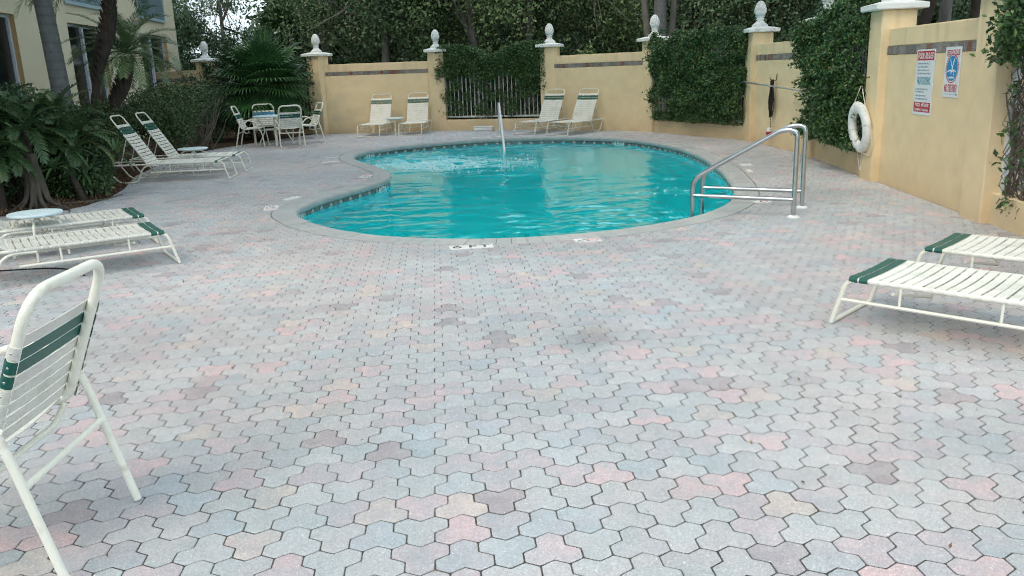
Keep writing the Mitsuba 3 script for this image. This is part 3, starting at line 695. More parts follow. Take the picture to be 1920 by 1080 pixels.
def side_table(label, pos, r=.25, h=.44, yaw=.4, cat_='side table'):
    k = thing('side_table', label, cat_, None); M = mat((*pos, 0), yaw)
    part(k, 'table_top', lathe([(0, h - .03), (r - .03, h - .032), (r - .004, h - .024), (r, h - .012), (r - .004, h - .003), (r - .02, h), (r * .6, h + .001), (0, h + .002)], 40), 'table_mat', smooth=35, tw=M)
    for a in (0, pi / 2):
        pts = np.array(fillet([(-r * .98, 0, .01), (-r * .86, 0, h - .045), (r * .86, 0, h - .045), (r * .98, 0, .01)], .13, 7))
        m = tube(pts, .0115, 10); m.apply_transform(trimesh.transformations.rotation_matrix(a, [0, 0, 1])); m.apply_translation([0, 0, -.002 * (a > 0) * 12])
        part(k, 'leg_hoop', m, 'frame_mat', smooth=40, tw=M)
side_table('round pale blue side table between the two loungers at the left edge', (-4.42, 7.72), .235, .43, .35)
side_table('small round side table between the two upright garden-side loungers', (-5.45, 14.62), .25, .45, .2)
side_table('small round side table between the two loungers facing the camera', (-2.98, 22.75), .25, .45, .1)

def chair_proto():
    out = []; w = .25; r = .0178
    bt, bj, sf = (-.195, .96), (.02, .43), (.44, .455)
    pts = [(sf[0], -w, sf[1]), (bj[0], -w, bj[1]), (bt[0], -w, bt[1]), (bt[0], w, bt[1]), (bj[0], w, bj[1]), (sf[0], w, sf[1])]
    out.append(('seat_and_back_frame', tube(fillet(pts, [.03, .07, .115, .115, .07, .03], 7, closed=True), r, 14, closed=True), 'frame_mat', 40))
    for s in (-1, 1):
        y = s * (w + .016)
        out.append(('rear_leg', tube(fillet([(-.02, y, .56), (-.05, y + s * .005, .47), (-.165, y + s * .01, .008)], .05, 4), .0145, 12), 'frame_mat', 40))
        out.append(('arm_and_front_leg', tube(fillet([(-.045, y, .53), (.09, y + s * .03, .645), (.30, y + s * .035, .62), (.46, y + s * .02, .36), (.50, y + s * .01, .008)], [.05, .10, .16, .1, 0], 6), .0145, 12), 'frame_mat', 40))
    out.append(('rear_stretcher', tube([(-.082, -w - .018, .345), (-.082, w + .018, .345)], .0115, 10), 'frame_mat', 40))
    out.append(('under_brace', tube(fillet([(.03, -w, .425), (.07, -w + .03, .345), (.09, -w + .09, .335), (.09, w - .09, .335), (.07, w - .03, .345), (.03, w, .425)], .05, 5), .0115, 10), 'frame_mat', 40))
    d = np.array([bt[0] - bj[0], 0, bt[1] - bj[1]]); L = np.linalg.norm(d); d /= L
    B = frame([bj[0], 0, bj[1]], d, [0, 1, 0], np.cross(d, [0, 1, 0]))
    cols = ['w', 'w', 'w', 'w', 'w', 'g', 'g', 'w']
    for q, c in enumerate(cols):
        x = .045 + q * .0485
        m = strap_mesh(w, r, .0405, .003, .004); m.apply_transform(np.diag([1, 1, -1, 1])); m.invert(); m.apply_translation([x, 0, 0])
        m = xf(m, B); out.append(('back_strap', m, 'strap_green_mat' if c == 'g' else 'strap_white_mat', 30))
        for s in (-1, 1):
            rv = trimesh.creation.icosphere(1, .0052); rv.apply_transform(np.diag([1, .6, 1, 1])); rv.apply_translation([x, s * (w + r + .002), -.001]); out.append(('rivet', xf(rv, B), 'rivet_mat', 40))
    for q in range(8):
        m = strap_mesh(w, r, .045, .012); m.apply_translation([.06 + q * .05, 0, bj[1] + (sf[1] - bj[1]) * (q * .05 + .04) / .42]); out.append(('seat_strap', m, 'strap_white_mat', 30))
    return [(n_, mikit.ply(m_, b_, smooth=s_)) for n_, m_, b_, s_ in out]
chair = chair_proto()
def put_chair(label, pos, face, swap=None):
    return place(chair, 'strap_chair', label, 'chair', (*pos, 0), face, 'white strap dining chairs', swap)
put_chair('white strap chair with green bands seen from behind, close at the left edge', (-1.625, 2.625), pi + .02, {GW: 'strap_shaded_mat'})
tc = np.array([-5.55, 20.35])
def chair_at(label, rear, target, swap=None):
    a = math.atan2(target[1] - rear[1], target[0] - rear[0]); o = np.array(rear) + .16 * np.array([math.cos(a), math.sin(a)])
    put_chair(label, o, a, swap)
chair_at('strap chair at the dining table seen from the side, leftmost, facing right', (-6.42, 20.2), (-5.4, 20.3))
chair_at('strap chair at the dining table with its back to the camera', (-4.93, 19.45), (-5.35, 20.4))
chair_at('strap chair with blue band across the dining table, facing the camera', (-6.05, 21.25), (-5.75, 20.4), {'strap_green_mat': 'strap_blue_cast_mat'})
chair_at('strap chair at the dining table, rightmost, half turned by the pillar', (-4.58, 20.95), (-5.5, 20.45))
k = thing('dining_table', 'round pale table between the four strap chairs near the fan palm', 'table')
M = mat((*tc, 0), .3)
part(k, 'table_top', lathe([(0, .695), (.47, .69), (.50, .70), (.50, .715), (.48, .722), (0, .724)], 40), 'table_mat', smooth=35, tw=M)
for q in range(4):
    a = q * pi / 2
    m = tube(fillet([(.42, 0, .008), (.22, 0, .40), (.40, 0, .69)], .12, 6), .014, 10); m.apply_transform(trimesh.transformations.rotation_matrix(a, [0, 0, 1])); part(k, 'leg', m, 'frame_mat', smooth=40, tw=M)
part(k, 'leg_ring', tube([(.23 * math.cos(a), .23 * math.sin(a), .40) for a in np.linspace(0, 2 * pi, 29)[:-1]], .009, 8, closed=True), 'frame_mat', smooth=40, tw=M)

# ------------------------------------------------------------------ pool rails
for (deck, leg, label) in (((2.91, 8.42), (1.98, 8.93), 'steel handrail leading into the pool, the nearer of two'), ((3.19, 8.98), (2.22, 9.50), 'steel handrail leading into the pool, the farther of two')):
    deck, leg = np.array(deck), np.array(leg); d = leg - deck; L = np.linalg.norm(d); d /= L
    k = thing('pool_handrail', label, 'handrail', None)
    pt = lambda s, z: (deck[0] + d[0] * s, deck[1] + d[1] * s, z)
    part(k, 'rail', tube(fillet([pt(0, .0), pt(0, .885), pt(.16, .885), pt(L, .36), pt(L, -.75)], [0, .15, .15, .12, 0], 9), .0245, 16), 'steel_mat', smooth=40)
    part(k, 'cross_bar', tube([pt(.0, .185), pt(L, .185)], .0215, 14), 'steel_mat', smooth=40)
    part(k, 'flange', lathe([(.062, -.002), (.062, .008), (.05, .018), (.03, .024), (.02, .024)], 24), 'white_plastic_mat', smooth=35, tw=mat((*deck, 0)))
k = thing('stair_rail', 'single steel stair rail slanting into the far end of the pool', 'handrail')
part(k, 'rail', tube(fillet([(-.17, 20.75, 0), (-.17, 20.75, .80), (-.16, 20.55, .80), (-.06, 18.25, -.10), (-.05, 18.1, -.6)], [0, .12, .12, .1, 0], 8), .029, 14), 'rail_mat', smooth=40)
part(k, 'flange', lathe([(.062, -.002), (.062, .008), (.05, .018), (.03, .024), (.02, .024)], 24), 'white_plastic_mat', smooth=35, tw=mat((-.17, 20.75, 0)))

# white box at the plinth
M2, L2_ = local(2)
k = thing('low_white_box', 'low white plastic box lying against the fence plinth', 'box')
part(k, 'body', cbox(-.26, .26, -.1, .1, .002, .085, .015), 'white_plastic_mat', tw=mat((-.62, 23.1, 0), -.3))
part(k, 'lid', cbox(-.275, .275, -.11, .11, .088, .125, .014), 'white_plastic_mat', tw=mat((-.62, 23.1, 0), -.3))

# ------------------------------------------------------------------ signs
M7, L7 = local(7)
def sign(name, label, xc, zc, w, h, build, tilt=0.0):
    k = thing(name, label, 'sign')
    o = M7[:3, 3] + M7[:3, 0] * xc + np.array([0, 0, zc]) - M7[:3, 1] * .122
    F = frame(o, M7[:3, 0], [0, 0, 1], -M7[:3, 1])
    Rz = np.eye(4); Rz[:2, :2] = [[math.cos(tilt), -math.sin(tilt)], [math.sin(tilt), math.cos(tilt)]]
    F = T(F @ Rz)
    part(k, 'board', cbox(-w / 2, w / 2, -h / 2, h / 2, -.004, .0, .001), 'sign_white_mat', tw=F)
    def add(n_, m_, b_, z_=.0008): m_.apply_translation([0, 0, z_]); part(k, n_, m_, b_, tw=F)
    build(add, w, h)
def rect(x0, x1, y0, y1): return extrude(sbox(x0, y0, x1, y1), .0008)
def moved(m, x, y, z=0): m.apply_translation([x, y, z]); return m
def rules(add, w, h):
    add('red_header', rect(-w * .45, w * .45, h * .335, h * .475), 'sign_red_mat')
    add('lettering', moved(put_text('POOL RULES', w * .82, h * .095, .0008, slant=.15), 0, h * .405), 'sign_white_mat', .0018)
    ls = []
    def line(y, x1, hh=.011): ls.append(rect(-w * .42, -w * .385, h * y - hh / 2, h * y + hh / 2)); x = -w * .35
    r = np.random.default_rng(4)
    def words(y, x1):
        ls.append(rect(-w * .43, -w * .395, h * y - .006, h * y + .006)); x = -w * .36
        while x < x1 * w:
            e_ = min(x + w * r.uniform(.06, .14), x1 * w); ls.append(rect(x, e_, h * y - .008, h * y + .008)); x = e_ + w * .022
    for y, x1 in ((.285, .22), (.235, .18), (.185, .22), (.135, .34), (-.105, .26), (-.145, .05), (-.205, .15), (-.255, .28)): words(y, x1)
    add('small_print', cat(ls), 'sign_grey_mat')
    add('lettering', moved(put_text('NO DIVING.', w * .74, h * .12, .0008), .01 * w, h * .025), 'sign_teal_mat')
    add('red_footer', rect(-w * .45, w * .45, -h * .455, -h * .305), 'sign_red_mat')
    add('lettering', moved(put_text('POOL HOURS', w * .74, h * .055, .0008), 0, -h * .345), 'sign_white_mat', .0018)
    add('lettering', moved(put_text('DAWN TO DUSK', w * .74, h * .036, .0008), 0, -h * .42), 'sign_white_mat', .0018)
def caution(add, w, h):
    add('red_header', rect(-w * .40, w * .40, h * .335, h * .44), 'sign_red_mat')
    add('lettering', moved(put_text('CAUTION!', w * .74, h * .075, .0008, slant=.15), 0, h * .388), 'sign_white_mat', .0018)
    add('red_rule', rect(-w * .40, w * .40, h * .305, h * .312), 'sign_red_mat')
    R = w * .40; c = (0, .075 * h)
    P = Point(0, 0)
    add('symbol_ring', moved(extrude(P.buffer(R, 24).difference(P.buffer(R * .93, 24)), .0008), *c), 'sign_red_mat')
    add('symbol_disc', moved(extrude(P.buffer(R * .86, 24), .0008), *c), 'sign_blue_mat')
    fig = union_all([LineString([(.30 * R, .62 * R), (.05 * R, .05 * R), (-.12 * R, -.35 * R)]).buffer(R * .06), LineString([(-.35 * R, .62 * R), (.42 * R, -.5 * R)]).buffer(R * .035),
                     LineString([(-.62 * R, -.22 * R), (-.3 * R, -.12 * R), (0, -.22 * R), (.3 * R, -.12 * R), (.62 * R, -.22 * R)]).buffer(R * .05), LineString([(-.4 * R, -.62 * R), (.4 * R, -.62 * R)]).buffer(R * .05)])
    add('symbol_figure', moved(extrude(fig, .0008), *c), 'sign_white_mat', .0018)
    add('lettering', moved(put_text('NO DIVING!', w * .78, h * .16, .0008), 0, -h * .315), 'sign_red_mat')
    add('green_rule', rect(-w * .4, w * .4, -h * .44, -h * .434), 'sign_teal_mat')
    add('emblem', moved(extrude(P.buffer(.012), .0008), w * .4, -h * .435), 'sign_teal_mat', .0018)
def along7(y): return (M7[1, 3] - y) / -M7[1, 0] if M7[1, 0] < 0 else 0
sign('pool_rules_sign', 'tall white sign with red bands reading POOL RULES and POOL HOURS', along7(9.56), 1.272, .50, .715, rules, .0)
sign('caution_sign', 'smaller white sign with blue no-diving disc reading CAUTION and NO DIVING', along7(8.87), 1.385, .37, .51, caution, .0)

# ------------------------------------------------------------------ ring buoy, pole, rope
fx = np.array([*seg(7)[2], 0]); tx = np.array([*seg(7)[1], 0])
bc = np.array([*(PIL[7] + seg(7)[2] * .275 - seg(7)[1] * .14), .675])
_q = math.radians(2); FB_ = frame(bc, tx * math.cos(_q) - fx * math.sin(_q), [0, 0, 1], fx * math.cos(_q) + tx * math.sin(_q))
tilt = trimesh.transformations.rotation_matrix(math.radians(7), [1, 0, 0])
FBt = FB_ @ tilt
k = thing('ring_buoy', 'white ring buoy with rope hanging on the pillar', 'ring buoy')
A_, B_ = np.meshgrid(np.arange(40) * 2 * pi / 40, np.arange(16) * 2 * pi / 16, indexing='ij')
Rr, rr, ra = .262, .080, .054
v = np.stack([(Rr + rr * .92 * np.cos(B_)) * np.cos(A_), (Rr + rr * .92 * np.cos(B_)) * np.sin(A_), ra * np.sin(B_)], -1).reshape(-1, 3)
i, j = np.meshgrid(np.arange(40), np.arange(16), indexing='ij')
q = lambda a, b: (a % 40) * 16 + b % 16
f = np.vstack([np.stack([q(i, j), q(i + 1, j), q(i + 1, j + 1)], -1).reshape(-1, 3), np.stack([q(i, j), q(i + 1, j + 1), q(i, j + 1)], -1).reshape(-1, 3)])
part(k, 'ring', TM(v, f), 'buoy_mat', smooth=True, tw=T(FBt))
for a in (10, 100, 190, 280):
    a = math.radians(a); c = np.array([math.cos(a), math.sin(a), 0]) * Rr
    e1 = np.array([math.cos(a), math.sin(a), 0]); e2 = np.array([0, 0, 1.0])
    part(k, 'rope_lashing', tube([c + e1 * .078 * math.cos(b) + e2 * .059 * math.sin(b) for b in np.linspace(0, 2 * pi, 21)[:-1]], .006, 8, closed=True), 'rope_white_mat', smooth=40, tw=T(FBt))
def sagline(a, b, sag, n=14, out=.0):
    t = np.linspace(0, 1, n)[:, None]; a, b = np.array(a, float), np.array(b, float)
    return a + (b - a) * t + np.array([0, -1, 0]) * (sag * 4 * t * (1 - t)) + np.array([1, 0, 0]) * (out * 4 * t * (1 - t))
rp = lambda deg, rad=.335: (rad * math.cos(math.radians(deg)), rad * math.sin(math.radians(deg)), .0)
part(k, 'rope', tube(fillet([rp(125), (-.02, .53, -.055), (.01, .53, -.055), rp(15, .315)], .02, 4), .006, 8), 'rope_white_mat', smooth=40, tw=T(FBt))
part(k, 'rope', tube(fillet(np.array([rp(12, .315), (.40, .02, .0), (.42, -.22, .0), (.30, -.36, .0), (.10, -.335, .0), rp(280)]), .1, 5), .006, 8), 'rope_white_mat', smooth=40, tw=T(FBt))
part(k, 'rope', tube(fillet([rp(245), (-.10, -.50, .0), (-.06, -.60, .0), (-.03, -.50, .0), rp(275)], .05, 5), .006, 8), 'rope_white_mat', smooth=40, tw=T(FBt))
k = thing('wall_hook', 'small rusty hook on the pillar above the ring buoy', 'hook')
hk = frame([*(PIL[7] + seg(7)[2] * .214 - seg(7)[1] * .06), 1.2], tx, [0, 0, 1], fx)
part(k, 'hook', tube(fillet([(0, .12, .0), (0, .12, .05), (0, -.02, .055), (0, -.02, .09), (0, .02, .1)], .02, 4), .006, 8), 'bark_dark_mat', smooth=40, tw=T(hk))
k = thing('wall_hook', 'rope hook on the wall above the coiled dark rope', 'hook')
M5, L5 = local(5)
rc = M5[:3, 3] + M5[:3, 0] * (PIL[5][1] - 15.86) - M5[:3, 1] * .16
hk = frame(rc + np.array([0, 0, 1.22]), M5[:3, 0], [0, 0, 1], -M5[:3, 1])
part(k, 'hook', tube(fillet([(.0, .12, -.045), (0, .0, -.03), (0, .0, .07), (0, .06, .09)], .02, 4), .007, 8), 'bark_dark_mat', smooth=40, tw=T(hk))
k = thing('skimmer_pole', 'long aluminium pole held level along the wall', 'pole')
pa, pb = np.array([4.84, 17.95, 1.20]), np.array([4.90, 13.35, 1.05])
part(k, 'shaft', tube([pa, (pa + pb) / 2], .017, 12), 'aluminium_mat', smooth=40)
part(k, 'inner_shaft', tube([(pa + pb) / 2, pb], .0145, 12), 'aluminium_mat', smooth=40)
for t in (.12, .85):
    c = pa + (pb - pa) * t; part(k, 'bracket', tube(fillet([c + [.14, 0, .0], c + [0.0, 0, -.024], c + [-.03, 0, .02]], .02, 4), .007, 8), 'aluminium_mat', smooth=40)
k = thing('rescue_rope', 'coiled dark rope with a red and white float hanging on the wall', 'rope')
rg = np.random.default_rng(5)
RC = T(frame(rc, M5[:3, 0], [0, 0, 1], -M5[:3, 1]))
pts = []
for q in range(9):
    cx_, w_, top, bot = rg.normal(0, .018), .075 + .06 * rg.random(), 1.22 + .02 * rg.random(), .55 + .14 * rg.random()
    for a in np.linspace(0, 2 * pi, 15)[:-1]:
        yy = (top + bot) / 2 + (top - bot) / 2 * math.cos(a); nar = .22 + .78 * max(0, 1 - (yy - bot) / .38) ** .5
        pts.append((cx_ + w_ * nar * math.sin(a), yy, .02 + .006 * q + .01 * math.sin(3 * a)))
part(k, 'coil', tube(pts, .0075, 7), 'rope_dark_mat', smooth=40, tw=RC)
part(k, 'loop', tube([(-.07 + .045 * math.sin(a), 1.02 + .17 * math.cos(a), .03) for a in np.linspace(0, 2 * pi, 19)[:-1]], .006, 7, closed=True), 'rope_dark_mat', smooth=40, tw=RC)
part(k, 'tail', tube([(-.03, .62, .03), (-.034, .45, .03), (-.03, .36, .03)], .006, 7), 'rope_dark_mat', smooth=40, tw=RC)
part(k, 'float_top', lathe([(0, .36), (.03, .358), (.048, .345), (.052, .31), (.052, .285)], 20), 'white_plastic_mat', smooth=40, tw=T(np.array(RC.matrix, float).reshape(4, 4) @ frame([-.03, 0, .055], [1, 0, 0], [0, 0, -1], [0, 1, 0])))
part(k, 'float_bottom', lathe([(.052, .2845), (.052, .25), (.046, .215), (.03, .195), (0, .19)], 20), 'float_red_mat', smooth=40, tw=T(np.array(RC.matrix, float).reshape(4, 4) @ frame([-.03, 0, .055], [1, 0, 0], [0, 0, -1], [0, 1, 0])))
# black cable on the deck
k = thing('black_cable', 'thin black cable lying on the pavers under the left loungers', 'cable')
part(k, 'cable', tube(fillet([(-4.5, 7.15, .006), (-4.1, 7.2, .006), (-3.85, 7.12, .006), (-3.6, 6.85, .006)], .2, 6), .006, 8), 'rope_dark_mat', smooth=40)

# ------------------------------------------------------------------ foliage
def leaves(P, size, rg, up=.35, aspect=.55, droop=0.0):
    n = len(P)
    d = rg.normal(size=(n, 3)); d[:, 2] -= droop; d /= np.linalg.norm(d, axis=1, keepdims=True)
    nr = rg.normal(size=(n, 3)); nr[:, 2] = np.abs(nr[:, 2]) + up
    s = np.cross(d, nr); s /= np.linalg.norm(s, axis=1, keepdims=True) + 1e-9
    nr = np.cross(s, d)
    L = size * (.6 + .8 * rg.random((n, 1)))
    a = P; b = P + d * L * .45 + s * L * aspect * .5 + nr * L * .08; c = P + d * L; e = P + d * L * .45 - s * L * aspect * .5 + nr * L * .08
    v = np.stack([a, b, c, e], 1).reshape(-1, 3); k = np.arange(n) * 4
    f = np.vstack([np.stack([k, k + 1, k + 2], 1), np.stack([k, k + 2, k + 3], 1)])
    uv = np.repeat(rg.random((n, 2)), 4, 0)
    return v, f, uv
class Cloud:
    def __init__(s): s.v, s.f, s.u, s.n = [], [], [], 0
    def add(s, v, f, u): s.v.append(v); s.f.append(f + s.n); s.u.append(u); s.n += len(v); return s
    def done(s, parent, name, bsdf, tw=None): return part(parent, name, TM(np.vstack(s.v), np.vstack(s.f)), bsdf, uv=np.vstack(s.u), tw=tw)
def ell_pts(c, r, n, rg, shell=.45, clump=0.0, scale=1.5, seed=0):
    m = int(n * (1 if clump == 0 else 2.2))
    d = rg.normal(size=(m, 3)); d /= np.linalg.norm(d, axis=1, keepdims=True)
    q = rg.random((m, 1)) ** shell
    P = np.asarray(c) + d * q * np.asarray(r)
    if clump:
        P = P[meshkit.fbm(P * scale + 40, 3, seed) > clump]
    return P[:n]
# climbing vines
ss = lambda a, b, x: np.clip((x - a) / (b - a), 0, 1) ** 2 * (3 - 2 * np.clip((x - a) / (b - a), 0, 1))
def vine(i, label, n, size, dens, thick=.16, x_lo=0., x_hi=None, seed=1, out=.05, mat_='vine_leaf_mat', taper=0.0, back=0):
    M, L = local(i); rg = np.random.default_rng(seed); x_hi = L if x_hi is None else x_hi
    k = thing('climbing_vine', label, 'climbing plant')
    m = n * 5
    X = x_lo + rg.random(m) * (x_hi - x_lo); Z = .2 + rg.random(m) * 2.35
    p = np.stack([X, 0 * X, Z], 1)
    w = dens(X / L, Z, meshkit.fbm(p * 3.2 + seed * 7, 4, seed))
    keep = rg.random(m) < w
    X, Z = X[keep][:n], Z[keep][:n]
    bulge = meshkit.fbm(np.stack([X, 0 * X, Z], 1) * 2.6 + seed * 3, 3, seed + 2)
    tp = 1 - taper * ss(.78, .95, X / L)
    Y = -(out + thick * (bulge - .25)) * tp + rg.normal(0, .07, len(X)) * (.5 + bulge) - .03
    P = np.stack([X, Y, Z], 1) @ M[:3, :3].T + M[:3, 3]
    Cloud().add(*leaves(P, size, rg, .5, .62, .1)).done(k, 'foliage', mat_)
    if back:
        bk = np.stack([rg.uniform(.2, L - .2, back), rg.uniform(.06, .30, back), rg.uniform(.3, 1.95, back)], 1) @ M[:3, :3].T + M[:3, 3]
        Cloud().add(*leaves(bk, .075, rg, .4, .6)).done(k, 'inner_foliage', 'deep_leaf_mat')
    return k, M, L, rg
def stems(k, M, x0, x1, z1, n, rg, r=.006, y=-.06, wob=.05, z0=.3, name='stem', mat_='twig_mat', spread=.08):
    ms = []
    for q in range(n):
        x = rg.uniform(x0, x1); z = np.linspace(z0 + rg.uniform(0, .15), z1 * rg.uniform(.7, 1.05), 11)
        X = x + np.cumsum(rg.normal(0, wob, 11)) * .6; Y = y + rg.normal(0, spread, 11) * .5
        ms.append(tube(np.stack([X, Y, z], 1) @ M[:3, :3].T + M[:3, 3], r * rg.uniform(.5, 1.3), 5))
    part(k, name, cat(ms), mat_, smooth=40)
def d_back(x, z, nz):
    topz = 2.22 + .10 * np.sin(x * 9) + .14 * (nz - .5) - .10 * np.exp(-((x - .5) / .12) ** 2)
    low = 1.35 + .25 * np.sin(x * 5 + .5) - .3 * (x > .85) * 0 + .35 * np.exp(-((x - .65) / .15) ** 2)
    body = ss(low - .25, low + .15, z + .5 * (nz - .5)) * (z < topz)
    lower = .34 * (nz > .50) * ss(.32, .5, z) * (z < low + .3)
    return np.clip(body + lower, 0, 1) * (x > .02) * (x < .975)
k, M, L, rg = vine(2, 'leafy vine hanging over the top of the white fence at the back', 26000, .05, d_back, .26, .0, None, 11, back=9000)
stems(k, M, .3, L - .3, 1.7, 26, rg, .006)
def d_square(x, z, nz):
    return (z < 2.25 + .5 * (nz - .5) + .05 * np.sin(x * 37)) * (z > .31 + .12 * (nz - .4)) * (x > .06 - .1 * (nz - .5)) * (x < .965 + .05 * (nz - .5)) * (.12 + .9 * ss(.36, .5, nz))
k, M, L, rg = vine(4, 'dense square-cut vine wall right of the angled loungers', 46000, .05, d_square, .50, .3, None, 12, .16, back=9000)
stems(k, M, .3, L - .3, 2.0, 14, rg, .006, -.02)
def d_ring(x, z, nz):
    topz = 2.12 + .25 * ss(.1, .9, x) + .2 * (nz - .5)
    right = .92 + .03 * nz
    left = .0 + .12 * (nz - .5) - .06 * ss(1.2, 2.2, z) + .06 * (z < 1.2)
    return (z < topz) * (z > .42 - .1 * nz) * (x < right) * (x > left) * (.12 + .9 * ss(.38, .52, nz))
k, M, L, rg = vine(6, 'dense vine between the pole wall and the ring buoy pillar', 38000, .051, d_ring, .45, -.45, None, 13, .18, taper=.62, back=9000)
stems(k, M, .3, L - .2, 2.0, 18, rg, .006, -.05)
fl_ = M[:3, 3] + M[:3, 0] * (L * .62) - M[:3, 1] * .40 + np.array([0, 0, 1.42])
v_, f_, u_ = leaves(fl_ + np.random.default_rng(1).normal(0, .022, (26, 3)), .06, np.random.default_rng(2), .3, .8)
part(k, 'orange_flower', TM(v_, f_), 'flower_mat'); 
def d_dry(x, z, nz):
    return (z > 1.48 + .25 * (nz - .5) - .0 * x) * (z < 2.5 + .3 * (nz - .5)) * (x > .13 - .05 * nz) * (.75) + .10 * (nz > .6) * (z > .4) * (x > .16)
k, M, L, rg = vine(8, 'tangled half-dry vine at the right edge with leaves only near its top', 13000, .056, d_dry, .3, -.05, None, 14, .14)
stems(k, M, .36, 1.8, 1.75, 190, rg, .0055, -.06, .06, .12, 'dry_stem', 'twig_mat', .10)
cs_ = []
for (x, z) in ((-.16, 1.62), (-.10, 1.60), (.10, 1.27), (.12, 1.18), (.15, .92), (.13, .86), (.18, .42), (.2, .30), (.17, .25)):
    cs_.append(M[:3, 3] + M[:3, 0] * (x + .46) - M[:3, 1] * .20 + np.array([0, 0, z]) + rg.normal(0, .03, (8, 3)))
Cloud().add(*leaves(np.vstack(cs_), .07, rg, .4, .5)).done(k, 'sprig_leaves', 'vine_leaf_mat')

# vine/undergrowth on the fence behind the fan palm
def d_dark(x, z, nz): return (z < 2.0 + .3 * nz) * (z > .2) * (.5 * (nz > .4) + .3) * (1 - .85 * (x > .72) * (z < 1.35) * (z > .4))
k, M, L, rg = vine(0, 'dark vine on the fence behind the fan palm and dining chairs', 15000, .075, d_dark, .25, .1, None, 15, .1, 'deep_leaf_mat')

# shrubs
def shrub(name, label, blobs, size, bsdf, seed, twigs=8, base=None, clump=.42, aspect=.5, catg='shrub', twig_mat='twig_mat'):
    rg = np.random.default_rng(seed); k = thing(name, label, catg); cl = Cloud()
    for (c, r, n) in blobs:
        cl.add(*leaves(ell_pts(c, r, n, rg, .42, clump, 2.2, seed), size, rg, .35, aspect))
    cl.done(k, 'foliage', bsdf)
    ms = []
    for q in range(twigs):
        c, r, n = blobs[q % len(blobs)]
        b = np.array([c[0], c[1], 0]) + rg.normal(0, .15, 3) * [1, 1, 0] if base is None else np.array(base) + rg.normal(0, .12, 3) * [1, 1, 0]
        e = np.array(c) + rg.normal(0, .5, 3) * np.array(r)
        mid = (b + e) / 2 + rg.normal(0, .08, 3)
        ms.append(tube(np.array([b, (b + mid) / 2 + rg.normal(0, .03, 3), mid, (mid + e) / 2 + rg.normal(0, .03, 3), e]), np.linspace(.016, .005, 5), 5))
    part(k, 'stem', cat(ms), twig_mat, smooth=40)
    return k
shrub('clipped_shrub', 'big rounded green shrub behind the garden-side loungers', [((-7.35, 17.0, .85), (.75, .9, .62), 5200), ((-7.35, 18.3, .95), (.8, .9, .62), 5200), ((-7.6, 19.6, .95), (.8, .9, .6), 3600), ((-6.95, 17.6, .62), (.45, .9, .5), 2600)], .06, 'shrub_leaf_mat', 21, 10)
shrub('light_shrub', 'paler open shrub left of the big rounded one, behind the loungers', [((-7.25, 14.9, .75), (.55, .75, .6), 2800), ((-7.5, 15.9, .8), (.55, .7, .5), 2600), ((-6.95, 14.2, .55), (.35, .5, .45), 1600)], .06, 'shrub_leaf_mat', 22, 12)
# bare twigs by the dining chairs
shrub('dense_shrub', 'dark small-leaved shrub filling in around the feathery plants in the left bed', [((-6.0, 11.95, .5), (.34, .42, .46), 2200), ((-6.85, 11.0, .6), (.5, .4, .6), 2600), ((-6.45, 11.9, .85), (.5, .4, .55), 2600), ((-7.3, 11.0, 1.15), (.5, .5, .45), 2600), ((-6.9, 12.0, 1.25), (.5, .5, .4), 2200)], .06, 'deep_leaf_mat', 28, 6)
k = thing('bare_bush', 'bush of bare grey twigs between the shrub and the dining chairs', 'bush'); rg = np.random.default_rng(23); ms = []
for q in range(46):
    b = np.array([-7.15 + rg.normal(0, .12), 19.7 + rg.normal(0, .35), 0]); a = rg.uniform(0, 2 * pi); le = rg.uniform(.5, 1.25)
    e = b + np.array([math.cos(a) * .55 * le, math.sin(a) * .8 * le, le])
    mid = (b + e) / 2 + rg.normal(0, .07, 3); ms.append(tube(fillet([b, mid, e], .2, 3), [.012, .011, .01, .009, .007, .004], 5))
part(k, 'twigs', cat(ms), 'twig_mat', smooth=40)
Cloud().add(*leaves(ell_pts((-7.3, 20.0, 1.1), (.6, .8, .45), 1500, rg, .5, .45, 2.5, 5), .055, rg, .3)).done(k, 'foliage', 'deep_leaf_mat')
shrub('dark_shrub', 'low dark shrub behind the dining set under the fan palm', [((-7.6, 21.5, .8), (.8, .8, .8), 3600), ((-6.9, 22.7, .6), (.7, .5, .6), 2600), ((-8.3, 22.8, .9), (1., .8, .9), 3600)], .075, 'deep_leaf_mat', 24, 6)
